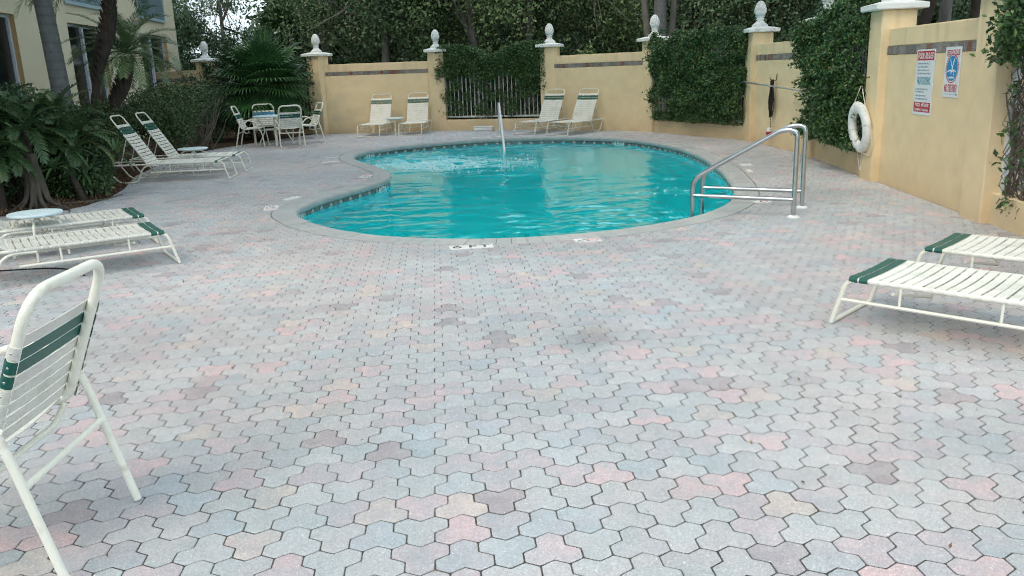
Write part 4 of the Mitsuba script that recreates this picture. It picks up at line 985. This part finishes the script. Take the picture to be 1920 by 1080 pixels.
# near-left planting
def frond(cl, ribs, o, az, el, L, droop, nl, ll, rg, w=.012, vee=.5):
    n = 12; t = np.linspace(0, 1, n); h = np.array([math.cos(az), math.sin(az), 0])
    # curve: elevation falls along the rachis
    ang = el - droop * t ** 1.3; st = L / (n - 1)
    P = [np.asarray(o, float)]
    for a in ang[:-1]: P.append(P[-1] + st * (h * math.cos(a) + np.array([0, 0, math.sin(a)])))
    P = np.array(P); ribs.append(tube(P, np.linspace(.011, .002, n), 4))
    s = np.array([-math.sin(az), math.cos(az), 0])
    tt_ = np.linspace(.12, .99, nl)
    Q = np.stack([np.interp(tt_, t, P[:, q]) for q in range(3)], 1); an = np.interp(tt_, t, ang)
    tan = np.outer(np.cos(an), h) + np.outer(np.sin(an), [0, 0, 1]); nn = np.cross(s, tan)
    nn = np.where((nn[:, 2:] < 0), -nn, nn)
    lens = ll * np.sin(pi * np.clip(.12 + .84 * tt_, 0, 1)) ** .6
    col = rg.random()
    for sd in (-1, 1):
        d = s * sd * .75 + tan * .6 + nn * vee * (1 - .4 * tt_[:, None]) + rg.normal(0, .07, (nl, 3)); d /= np.linalg.norm(d, axis=1, keepdims=True)
        ww = np.cross(d, nn); ww /= np.linalg.norm(ww, axis=1, keepdims=True)
        l1 = lens[:, None] * rg.uniform(.85, 1.1, (nl, 1))
        m1 = Q + d * l1 * .5; m1[:, 2] -= .04 * l1[:, 0]; tip = Q + d * l1; tip[:, 2] -= .25 * l1[:, 0]
        v = np.stack([Q - ww * w * .3, Q + ww * w * .3, m1 + ww * w * .5, m1 - ww * w * .5, tip], 1).reshape(-1, 3); k = np.arange(nl) * 5
        f = np.vstack([np.stack([k, k + 1, k + 2], 1), np.stack([k, k + 2, k + 3], 1), np.stack([k + 3, k + 2, k + 4], 1)])
        cl.add(v, f, np.tile((np.clip(col + rg.normal(0, .15), 0, 1), rg.random() * .97), (len(v), 1)))
def crown(parent, o, n, L, rg, nl=36, ll=.3, lo=-.7, hi=1.25, droop=1.5, bsdf='palm_leaf_mat', w=.014, extra=()):
    cl, ribs = Cloud(), []
    for q in range(n):
        el = hi + (lo - hi) * ((q + .5) / n) ** .8
        frond(cl, ribs, np.asarray(o) + rg.normal(0, .03, 3), q * 2.39996 + rg.normal(0, .15), el, L * rg.uniform(.85, 1.1), droop * rg.uniform(.7, 1.15), nl, ll, rg, w)
    for az, el, L_, dr_ in extra: frond(cl, ribs, np.asarray(o), az, el, L_, dr_, nl, ll, rg, w)
    cl.done(parent, 'fronds', bsdf); part(parent, 'rachis', cat(ribs), bsdf, smooth=40, uv=None)
def blade_leaf(o, az, el, L, w, droop, rg):
    n = 6; t = np.linspace(0, 1, n); h = np.array([math.cos(az), math.sin(az), 0])
    P = o + np.outer(t * L * math.cos(el), h) + np.outer(t * L * math.sin(el) - droop * L * t ** 2, [0, 0, 1])
    s = np.array([-math.sin(az), math.cos(az), 0]); ww = w * np.sin(pi * np.clip(t * .93 + .07, 0, 1)) ** .8; ww[-1] = .001
    tang = np.gradient(P, axis=0); tang /= np.linalg.norm(tang, axis=1, keepdims=True); nn = np.cross(tang, s)
    lft, rgt = P + s * ww[:, None] * .5 + nn * ww[:, None] * .18, P - s * ww[:, None] * .5 + nn * ww[:, None] * .18
    v = np.stack([lft, P, rgt], 1).reshape(-1, 3); f = []
    for i in range(n - 1):
        a = i * 3
        f += [(a, a + 3, a + 4), (a, a + 4, a + 1), (a + 1, a + 4, a + 5), (a + 1, a + 5, a + 2)]
    return v, np.array(f), np.tile(rg.random(2) * [1, .95], (len(v), 1))
def rosette(cl, o, n, L, w, rg, lo=-.2, hi=1.3, droop=.45):
    for q in range(n):
        cl.add(*blade_leaf(np.asarray(o, float), rg.uniform(0, 2 * pi), rg.uniform(lo, hi), L * rg.uniform(.6, 1.15), w * rg.uniform(.7, 1.2), droop * rg.uniform(.4, 1.4), rg))
rg = np.random.default_rng(31)
k = thing('broadleaf_plant', 'dark strap-leaved plants with a flared root base at the left edge of the bed', 'plant')
cl = Cloud()
for o, n, L, w in (((-5.95, 11.5, .72), 30, .42, .04), ((-6.75, 11.1, 1.15), 34, .5, .045), ((-5.8, 12.5, .55), 26, .4, .04), ((-6.6, 10.9, .6), 34, .45, .045), ((-6.05, 11.2, .5), 34, .38, .04), ((-5.9, 11.7, .35), 30, .36, .04), ((-6.9, 11.6, 1.3), 34, .45, .045)):
    rosette(cl, o, n, L, w, rg)
cl.done(k, 'foliage', 'palm_leaf_mat')
ms = []
for o in ((-6.35, 11.15, .95), (-6.75, 11.1, 1.15), (-6.3, 11.7, 1.2), (-5.95, 11.5, .72), (-5.95, 11.9, .95)):
    ms.append(tube(np.array([(o[0] + .05, o[1] + .05, 0), (o[0] - .03, o[1], o[2] * .5), o]), [.05, .04, .03], 8))
part(k, 'stem', cat(ms), 'bark_dark_mat', smooth=50)
for q, (o, L) in enumerate((((-6.35, 11.2, 1.02), .72), ((-6.0, 11.75, .85), .62), ((-6.75, 11.5, 1.15), .7), ((-6.3, 11.9, 1.12), .66), ((-6.55, 10.75, .75), .6))):
    kk = thing('feather_plant', 'dark feathery cycad-like plant in the left bed, ' + ('above the gnarled stump', 'nearest the deck edge', 'farthest left and tallest', 'under the grey palm trunk', 'lowest, behind the round side table')[q], 'plant')
    crown(kk, o, 26, L, rg, 34, .15, -.5, 1.3, 1.3, 'feather_leaf_mat', .016)
    part(kk, 'trunk', tube(np.array([(o[0], o[1], 0), (o[0], o[1], o[2] * .5), o]), [.06, .05, .045], 8), 'bark_dark_mat', smooth=60)
k = thing('gnarled_stump', 'gnarled grey tree base with spreading surface roots in the bed', 'tree stump'); ms = []
ctr = np.array([-6.22, 10.98, 0])
for q in range(15):
    a = q / 15 * 2 * pi + rg.normal(0, .12); r_ = rg.uniform(.16, .36)
    pts = [ctr + [math.cos(a) * .06, math.sin(a) * .06, .50 + .12 * rg.random()], ctr + [math.cos(a + .2) * .085 + rg.normal(0, .012), math.sin(a + .2) * .085, .30], ctr + [math.cos(a + .1) * .14, math.sin(a + .1) * .14, .12], ctr + [math.cos(a + .15) * r_, math.sin(a + .15) * r_, .03], ctr + [math.cos(a + .2) * r_ * 1.5, math.sin(a + .2) * r_ * 1.5, -.02]]
    ms.append(tube(fillet(pts, .1, 3), np.linspace(.042, .014, 14) * rg.uniform(.6, 1.25), 7))
ms.append(tube(np.array([ctr + [0, 0, 0], ctr + [0, 0, .3], ctr + [.01, 0, .72]]), [.11, .09, .07], 12))
part(k, 'trunk', cat(ms), 'stump_mat', smooth=60)
ms = [tube(fillet([ctr + [.2, -.1, .03], ctr + [.55, -.25, .012], ctr + [.62, -.45, .004]], .1, 4), np.linspace(.018, .006, 7), 6), tube(fillet([ctr + [.25, .2, .03], ctr + [.6, .5, .02], ctr + [.62, 1.1, .012]], .15, 4), np.linspace(.016, .006, 7), 6), tube(fillet([ctr + [.05, -.3, .03], ctr + [.16, -.5, .01]], .1, 4), [.014, .006], 6)]
part(k, 'root', cat(ms), 'stump_mat', smooth=60)
shrub('dense_shrub', 'dense dark shrub filling the left edge of the bed', [((-7.2, 11.6, .85), (.65, .8, .72), 4500), ((-7.9, 11.2, .9), (.8, .8, .75), 4500), ((-6.75, 12.6, .85), (.6, .7, .62), 3600), ((-8.0, 12.8, .9), (.8, .8, .8), 3200)], .065, 'deep_leaf_mat', 25, 10)
shrub('dense_shrub', 'dark leafy shrub around the foot of the leaning palms', [((-6.9, 13.4, .55), (.45, .6, .55), 2600), ((-7.4, 13.7, .75), (.5, .6, .55), 2400), ((-6.45, 13.0, .35), (.3, .4, .35), 1300)], .06, 'deep_leaf_mat', 26, 6)
shrub('low_plant', 'low bright green plant at the mulch edge beside the stump', [((-5.95, 12.0, .22), (.28, .4, .22), 900), ((-6.2, 11.7, .3), (.3, .3, .26), 700)], .06, 'vine_leaf_mat', 27, 5)

# mulch bed
bedp = Polygon([(-20, -3)] + bed_edge + [(-5.4, 24.2), (-9.7, 26.2), (-12, 27.5), (-20, 27.5)]).buffer(0)
gx, gy = np.meshgrid(np.arange(-12, -5.2, .12), np.arange(8.5, 25, .12)); prepare(bedp)
dd = np.array([bedp.exterior.distance(Point(a, b)) for a, b in zip(gx.ravel(), gy.ravel())]).reshape(gx.shape)
ins = contains_xy(bedp, gx.ravel(), gy.ravel()).reshape(gx.shape)
gz = np.where(ins, np.clip(dd, 0, .5) * .10 - .012, -.05) + (meshkit.fbm(np.stack([gx, gy, 0 * gx], -1) * 4, 3, 3) - .5) * .03 * ins
ny, nx = gx.shape; i, j = np.meshgrid(np.arange(ny - 1), np.arange(nx - 1), indexing='ij'); a = i * nx + j
f = np.vstack([np.stack([a, a + 1, a + nx + 1], -1).reshape(-1, 3), np.stack([a, a + nx + 1, a + nx], -1).reshape(-1, 3)])
put('planting_bed', TM(np.stack([gx, gy, gz], -1).reshape(-1, 3), f), 'mulch_mat', smooth=True); lab('planting_bed', 'dark mulch bed along the left side of the deck', None, None, 'structure')
rg = np.random.default_rng(41)
n = 5200; P = np.stack([rg.uniform(-7.2, -5.5, n), rg.uniform(10.2, 16, n), np.zeros(n)], 1)
P = P[contains_xy(bedp, P[:, 0], P[:, 1])]
de = np.array([bedp.exterior.distance(Point(a, b)) for a, b in P[:, :2]]); P[:, 2] = np.clip(de, 0, .5) * .10 + .004
kk = put('mulch_chips', TM(*leaves(P, .055, rg, 3.0, .4)[:2]), 'dead_leaf_mat', uv=np.repeat(rg.random((len(P), 2)), 4, 0)); lab('mulch_chips', 'loose bark chips and dry leaves on the mulch bed', 'mulch', None, 'stuff')
n = 260; P = np.stack([rg.uniform(-5, 4.2, n), 1.5 + 21 * rg.random(n) ** 1.4, np.full(n, .004)], 1)
P = P[contains_xy(inside, P[:, 0], P[:, 1])]
put('leaf_debris', TM(*leaves(P, .022, rg, 6.0, .5)[:2]), 'dead_leaf_mat', uv=np.repeat(rg.random((len(P), 2)), 4, 0)); lab('leaf_debris', 'tiny dry leaf bits scattered on the pavers', 'debris', None, 'stuff')

# ------------------------------------------------------------------ palms on the left
rg = np.random.default_rng(51)
k = thing('royal_palm', 'smooth straight grey palm trunk rising past the building', 'palm tree')
z = np.linspace(0, 7.2, 30); tr = np.stack([-7.47 - .03 * z + 0 * z + .02 * np.sin(z), np.full(30, 14.5), z], 1)
part(k, 'trunk', tube(tr, .148 - .004 * z + .05 * np.exp(-z * 1.5), 24), 'palm_grey_mat', smooth=60)
crown(k, (-7.7, 14.5, 7.3), 20, 2.4, rg, 40, .5)
def booted(parent, path, rad, n, rg, z0=.6, size=.09):
    path = np.asarray(path, float); s = np.r_[0, np.cumsum(np.linalg.norm(np.diff(path, axis=0), axis=1))]; ms = []
    part(parent, 'trunk', tube(path, rad, 14), 'bark_dark_mat', smooth=60)
    for q in range(n):
        u = z0 + (1 - z0) * q / n; c = np.array([np.interp(u * s[-1], s, path[:, a]) for a in range(3)]); r_ = np.interp(u * s[-1], s, rad)
        a = q * 2.39996; d = np.array([math.cos(a), math.sin(a), 0])
        b = c + d * r_ * .85; t_ = c + d * (r_ + size * .45) + np.array([0, 0, size])
        sd = np.array([-math.sin(a), math.cos(a), 0]) * size * .42
        ms.append(hull([b - sd, b + sd, b + d * .02 + np.array([0, 0, -.03]), t_ - sd * .45, t_ + sd * .45, t_ - d * .03 + np.array([0, 0, -.01])]))
    part(parent, 'leaf_base', cat(ms), 'bark_dark_mat')
k = thing('date_palm', 'leaning palm with shaggy dark trunk in front of the window', 'palm tree')
pth = fillet([(-7.35, 15, 0), (-7.24, 15, 1.2), (-7.02, 15, 1.85), (-6.79, 15, 2.35), (-6.66, 15, 3.0), (-6.62, 15, 3.5)], .3, 4)
zz = pth[:, 2]; rad = np.interp(zz, [0, 1.2, 1.7, 2.1, 2.4, 2.8, 3.1, 3.5], [.085, .06, .065, .09, .115, .095, .07, .09])
booted(k, pth, rad, 190, rg, .45, .10)
crown(k, (-6.62, 15, 3.55), 22, 1.7, rg, 44, .34, -.1, 1.2, 1.5, w=.016, extra=((math.radians(200), .0, 1.6, 1.4), (math.radians(170), -.1, 1.5, 1.3), (math.radians(215), .2, 1.7, 1.8)))
k = thing('pygmy_palm', 'smaller leaning palm with feathery crown beside the upright lounger', 'palm tree')
pth = fillet([(-7.42, 15.5, 0), (-7.31, 15.5, .7), (-7.09, 15.5, 1.17), (-6.84, 15.5, 1.6), (-6.72, 15.5, 1.98)], .25, 4)
zz = pth[:, 2]; rad = np.interp(zz, [0, .7, 1.15, 1.45, 1.7, 2.0], [.055, .05, .065, .125, .11, .08])
booted(k, pth, rad, 150, rg, .5, .09)
crown(k, (-6.70, 15.5, 2.12), 32, 1.15, rg, 46, .25, -.25, 1.35, 1.25, w=.014)
# fan palms
def fan(cl, o, az, el, pet, R, nseg, rg):
    h = np.array([math.cos(az), math.sin(az), 0]); d = h * math.cos(el) + np.array([0, 0, math.sin(el)])
    s = np.array([-math.sin(az), math.cos(az), 0]); up = np.cross(d, s); up = up if up[2] > 0 else -up
    c = np.asarray(o) + d * pet; col = rg.random()
    ang = np.linspace(-2.15, 2.15, nseg)
    for a in ang:
        b = d * math.cos(a) + s * math.sin(a); fold = .18 * abs(math.sin(a)) + .12
        L = R * (.72 + .28 * math.cos(a * .7)) * rg.uniform(.92, 1.05)
        side = np.cross(b, up); w = L * 4.3 / nseg * .30
        p1 = c + b * L * .5 + up * fold * L * .3; p2 = c + b * L * .8 + up * fold * L * .25 - np.array([0, 0, .05 * L]); p3 = c + b * L + up * fold * L * .12 - np.array([0, 0, .16 * L])
        v = np.array([c, p1 + side * w, p1 - up * w * .5, p1 - side * w, p2 + side * w * .5, p2 - side * w * .5, p3])
        f = np.array([(0, 1, 2), (0, 2, 3), (1, 4, 2), (2, 5, 3), (2, 4, 5), (4, 6, 5)])
        cl.add(v, f, np.tile((np.clip(col + rg.normal(0, .12), 0, 1), rg.random() * .96), (7, 1)))
    return np.array([o, (np.asarray(o) + c) / 2 + [0, 0, .02], c])
def fan_palm(label, o, n, pet, R, nseg, rg, trunk_r=.16, lo=-.7):
    k = thing('fan_palm', label, 'palm tree'); cl = Cloud(); ribs = []
    for q in range(n):
        el = 1.45 + (lo - 1.45) * ((q + .5) / n) ** .75
        ribs.append(tube(fan(cl, np.asarray(o) + rg.normal(0, .04, 3), q * 2.39996 + rg.normal(0, .2), el, pet * rg.uniform(.8, 1.15), R * rg.uniform(.85, 1.1), nseg, rg), [.013, .01, .008], 5))
    cl.done(k, 'fans', 'fan_leaf_mat'); part(k, 'petiole', cat(ribs), 'fan_leaf_mat', smooth=40)
    part(k, 'trunk', tube(np.array([(o[0] - .05, o[1], 0), (o[0], o[1], o[2] * .5), o]), [trunk_r * 1.1, trunk_r, trunk_r * .9], 12), 'bark_dark_mat', smooth=60)
fan_palm('dark green fan palm spreading beside the leftmost back wall', (-6.3, 22.4, 1.38), 46, .62, .94, 36, np.random.default_rng(61))
fan_palm('distant fan palm showing behind the pillar right of the nearer one', (-7.9, 31.0, 3.0), 26, .6, .8, 22, np.random.default_rng(62), .15)

# ------------------------------------------------------------------ trees behind the wall
def tree(name, label, x, y, h, tr_, blobs, size, bsdf, seed, lean=(0, 0), limbs=7, bark='bark_grey_mat', fork=2.0, clump=.44, aspect=.5):
    rg = np.random.default_rng(seed); k = thing(name, label, 'tree')
    top = np.array([x + lean[0], y + lean[1], h * .8]); b = np.array([x, y, -.05])
    n = 12; t = np.linspace(0, 1, n)[:, None]
    path = b + (top - b) * t + np.cumsum(rg.normal(0, .035, (n, 3)) * [1, 1, 0], 0)
    part(k, 'trunk', tube(path, tr_ * (1.25 - .95 * t[:, 0] ** .8) + tr_ * .4 * np.exp(-t[:, 0] * 14), 10), bark, smooth=60)
    ms = []; cl = Cloud()
    for (c, r, nl) in blobs:
        c = np.asarray(c, float)
        cl.add(*leaves(ell_pts(c, r, nl, rg, .5, clump, 1.1, seed), size, rg, .35, aspect, .15))
    for q in range(limbs):
        c, r, _ = blobs[q % len(blobs)]; f_ = rg.uniform(fork / h, .7)
        s0 = np.array([np.interp(f_ / .8 if f_ < .8 else 1, t[:, 0], path[:, a]) for a in range(3)])
        e = np.asarray(c) + rg.normal(0, .35, 3) * np.asarray(r)
        mid = s0 * .5 + e * .5 + [0, 0, rg.uniform(-.1, .35)]
        ms.append(tube(fillet([s0, mid, e], 1.0, 4), np.linspace(tr_ * .42, tr_ * .08, 7), 6))
        for w in range(3):
            e2 = e + rg.normal(0, .6, 3) * [1, 1, .7]; ms.append(tube(np.array([s0 * .35 + mid * .65, (mid + e2) / 2 + rg.normal(0, .1, 3), e2]), [tr_ * .16, tr_ * .1, .008], 5))
    part(k, 'branch', cat(ms), bark, smooth=60)
    cl.done(k, 'crown', bsdf)
    return k
def oak(label, x, y, h, seed, spread=2.6, low=2.6, n=15000, tr_=.18, bsdf='oak_leaf_mat', size=.13, lean=(0, 0), skirt=True, **kw):
    rg = np.random.default_rng(seed + 500); bl2 = []; h = h * 1.3
    m = 9
    for q in range(m):
        a = q * 2.4 + rg.normal(0, .3); rr_ = spread * rg.uniform(.35, .8); zc = low + (h - low) * rg.uniform(.06, .34)
        bl2.append(((x + lean[0] + rr_ * math.cos(a), y + lean[1] + rr_ * math.sin(a), zc), (spread * .48, spread * .48, (h - low) * .17 + .3), int(n * .78 / m)))
    for q in range(4):
        a = q * 1.6; bl2.append(((x + spread * .4 * math.cos(a), y + spread * .4 * math.sin(a), low + (h - low) * .72), (spread * .6, spread * .6, (h - low) * .22), int(n * .22 / 4)))
    return tree('oak_tree', label, x, y, h, tr_, bl2, size, bsdf, seed, lean, 9, **kw)
oak('broad dark tree at the far left, behind the pillar by the building', -14.6, 33, 9.5, 71, 2.9, 2.2, 17000, .22)
oak('tree with dense low crown left of the sky gap', -16.5, 38, 10, 72, 3.2, 2.5, 15000, .22)
tree('thin_tree', 'thin-leaved tree whose sparse crown lets the sky show through', -11.2, 35, 8, .12, [((-11.9, 35, 4.3), (1.5, 1.4, .7), 900), ((-11.2, 35.5, 4.5), (1.0, 1.2, .7), 700), ((-11, 35, 5.2), (1.6, 1.2, .7), 700), ((-11.2, 35, 3.3), (1.7, 1.3, .6), 2200), ((-9.8, 35, 2.6), (1.4, 1.2, .7), 1900), ((-12.6, 35, 3.4), (1.2, 1.2, .8), 1700)], .11, 'oak_leaf_mat', 73, clump=.46)
oak('full dark green tree right of the sky gap', -6.3, 30.5, 9, 74, 2.5, 2.3, 17000, .16)
oak('forked grey-trunked tree behind the leftmost back wall', -3.85, 28.0, 8.5, 75, 2.4, 2.75, 13000, .13, lean=(.15, 0), fork=2.2)
oak('twin trunk close right of the forked tree', -3.25, 29.0, 9, 76, 2.6, 3.0, 13000, .15)
oak('slim tree with pale trunk behind the vine-hung fence', -.75, 27.6, 8.5, 77, 2.4, 2.7, 14000, .13, lean=(-.45, 0), bsdf='oak_light_mat')
oak('dark tree behind the left half of the vine-hung fence', -1.9, 31.5, 9.5, 78, 2.9, 2.4, 16000, .2)
oak('branching tree behind the pillar right of the vine fence', .9, 29.5, 9, 79, 2.7, 2.5, 16000, .14)
oak('bushy tree behind the angled loungers wall', 2.9, 30.0, 9, 80, 2.7, 2.4, 17000, .16, bsdf='oak_light_mat')
oak('dark leaning tree behind the square vine wall', 6.1, 29.5, 9, 81, 2.7, 2.5, 15000, .17, lean=(.9, 0), bark='bark_dark_mat')
oak('deep green tree behind the pole wall', 8.3, 27.5, 9, 82, 2.8, 2.2, 16000, .2, bark='bark_dark_mat')
oak('shady tree beyond the ring buoy pillar', 10.8, 26.0, 9, 83, 2.8, 2.2, 16000, .2)
oak('far tree seen over the sign wall', 14.8, 31.0, 9.5, 84, 3.2, 2.6, 15000, .2)
def bare_trunk(label, pts, r0, r1, mt='palm_grey_mat', o=None, nm='bare_trunk_tree'):
    k = thing(nm, label, 'tree'); part(k, 'trunk', tube(fillet(pts, .8, 4), np.linspace(r0, r1, len(fillet(pts, .8, 4))), 14), mt, smooth=60)
    crown(k, pts[-1], 18, 2.0, np.random.default_rng(int(abs(pts[0][0]) * 100)), 34, .45)
bare_trunk('thick smooth grey palm trunk behind the pillar at the square vine', [(4.72, 26.2, 0), (4.73, 26.2, 3.5), (4.75, 26.2, 8.5)], .20, .165)
bare_trunk('slender leaning pale trunk left of the thick grey one', [(4.75, 27, 0), (4.5, 27, 2.4), (4.36, 27, 3.6), (4.2, 27, 8)], .11, .085, 'bark_grey_mat')
bare_trunk('slender trunk right of the thick grey one', [(5.1, 26.8, 0), (5.2, 26.8, 2.5), (5.28, 26.8, 3.6), (5.4, 26.8, 8)], .105, .08, 'bark_grey_mat')
bare_trunk('leaning trunk seen over the sign wall, leftmost there', [(8.5, 18.6, 0), (9.0, 18.6, 2.2), (9.5, 18.6, 4.0), (10.0, 18.6, 8)], .13, .10, 'bark_dark_mat')
bare_trunk('straight grey trunk seen over the sign wall, middle one', [(9.62, 19.0, 0), (9.68, 19.0, 3.5), (9.7, 19.0, 8)], .125, .1, 'bark_grey_mat')
bare_trunk('brown trunk seen over the sign wall, rightmost there', [(9.75, 18.0, 0), (9.78, 18.0, 3.5), (9.8, 18.0, 8)], .10, .08, 'bark_dark_mat')
oak('dark tree directly behind the sign wall trunks', 13.0, 23.0, 9, 85, 3.0, 2.0, 15000, .2)
# unseen oak added so its high crown shades the left garden and deck
tree('shade_oak', 'tall oak with a high crown spreading over the garden bed and loungers on the left', -9.0, 12.2, 12, .24,
     [((-4.6, 13.5, 8.0), (3.0, 3.0, 1.2), 9000), ((-4.6, 9.4, 7.6), (2.8, 2.8, 1.1), 8600), ((-5.6, 6.2, 7.4), (2.6, 2.2, 1.0), 6500), ((-3.6, 17.5, 8.8), (3.0, 3.0, 1.2), 6600), ((-5.5, 21.0, 8.6), (3.0, 2.4, 1.4), 5600), ((-2.2, 13, 9.2), (2.4, 3.0, 1.0), 5000)], .16, 'oak_leaf_mat', 86, fork=4.0, limbs=10)
for q, (x, y, z, r_, nl) in enumerate([(5.6, 8.5, 9.0, 3.4, 10500), (5.4, 13.2, 9.0, 3.6, 11500), (5.0, 18.0, 9.5, 3.6, 10500)]):  # unseen crowns added to darken the deck from the right
    tree('tall_oak', 'unseen oak crown added high above the wall to shade the deck, ' + ('on the right, nearest the signs', 'on the right, beyond the ring buoy', 'on the right, beyond the pole', 'beyond the square vine', 'beyond the vine fence', 'beyond the fan palm')[q], x + 2.2 * (q < 3) + (4.8, 5.4, 6.0, 6.5, 3.0, -8.0)[q], y + 15 * (q > 2) + 4 * (q < 3), 12, .2,
         [((x, y, z), (r_, r_, 2.0), nl), ((x - .9 * (q < 3), y - .9 * (q > 2), z - 1.4), (r_ * .8, r_ * .8, 1.2), nl // 2)], .19, 'oak_leaf_mat', 120 + q, fork=5.0, limbs=6)
# understory and far wood
def under(label, x, y, r, hgt, n, seed, bsdf='deep_leaf_mat'):
    shrub('wild_bush', label, [((x, y, hgt * .5), (r, r * .8, hgt * .55), n), ((x + r * .7, y + .3, hgt * .4), (r * .6, r * .6, hgt * .45), n // 2)], .11, bsdf, seed, 5, clump=.40)
under('low wild bush showing over the leftmost back wall', -4.9, 30.5, 1.3, 2.5, 3200, 91)
under('pale green wild bush right of the forked trunks', -2.4, 28.5, .6, 2.35, 1800, 92, 'oak_light_mat')
under('silvery hanging bush behind the leftmost back wall, right part', -2.2, 30.6, .8, 3.0, 2000, 93, 'pale_leaf_mat')
under('wild bush behind the vine fence', .2, 31, 1.4, 2.8, 3200, 94)
under('bright yellow-green wild bush behind the angled loungers wall', 2.65, 27.4, .45, 2.25, 1400, 95, 'oak_light_mat')
under('wild bush behind the wall left of the thick palm trunk', 3.6, 30, 1.2, 2.6, 3000, 96)
under('wild bush behind the square vine wall', 6.8, 27, 1.4, 2.9, 3600, 97)
under('wild bush behind the pole wall', 8.8, 24, 1.3, 2.9, 3600, 98)
under('wild bush behind the ring buoy pillar', 9.2, 20.8, 1.3, 2.8, 3400, 99)
under('wild bush low in the gap above the sign wall', 11.8, 20.5, 1.4, 2.9, 3400, 100)
under('wild bush below the sky gap', -9.6, 32, 1.7, 3.1, 4600, 101)
under('wild bush behind the leftmost pillar', -12.0, 30.8, 1.7, 3.1, 4600, 102)
under('tall wild bush just right of the building corner', -13.6, 32, 1.6, 3.6, 4600, 103)
under('tall wild bush filling the bottom of the sky gap, left', -12.2, 33.5, 1.7, 4.2, 6500, 104)
under('tall wild bush filling the bottom of the sky gap, right', -9.9, 33.0, 1.5, 3.7, 5500, 105)
rg = np.random.default_rng(111); cl = Cloud(); ms = []
for q in range(46):
    a = math.radians(-34 + 74 * q / 45); dist = rg.uniform(38, 46) if a < .3 else rg.uniform(34, 42)
    x, y = dist * math.sin(a), dist * math.cos(a)
    gap = -22 < math.degrees(math.atan2(x, y)) < -13
    hh = 3.0 if gap else 10.0
    for z in ((1.4,) if gap else (1.6, 4.2, 7.2)):
        cl.add(*leaves(ell_pts((x, y, z), (2.6, 2.2, 1.0 if gap else 2.0), 2400, rg, .5, .34, .9, q), .28, rg, .3))
    ms.append(tube(np.array([(x, y, 0), (x + rg.normal(0, .3), y, hh * .8)]), [.16, .08], 7))
cl.done('woodland', 'foliage', 'oak_leaf_mat'); part('woodland', 'trunks', cat(ms), 'bark_dark_mat', smooth=60)
lab('woodland', 'far dark wood closing the view behind the trees', 'wood', None, 'stuff')
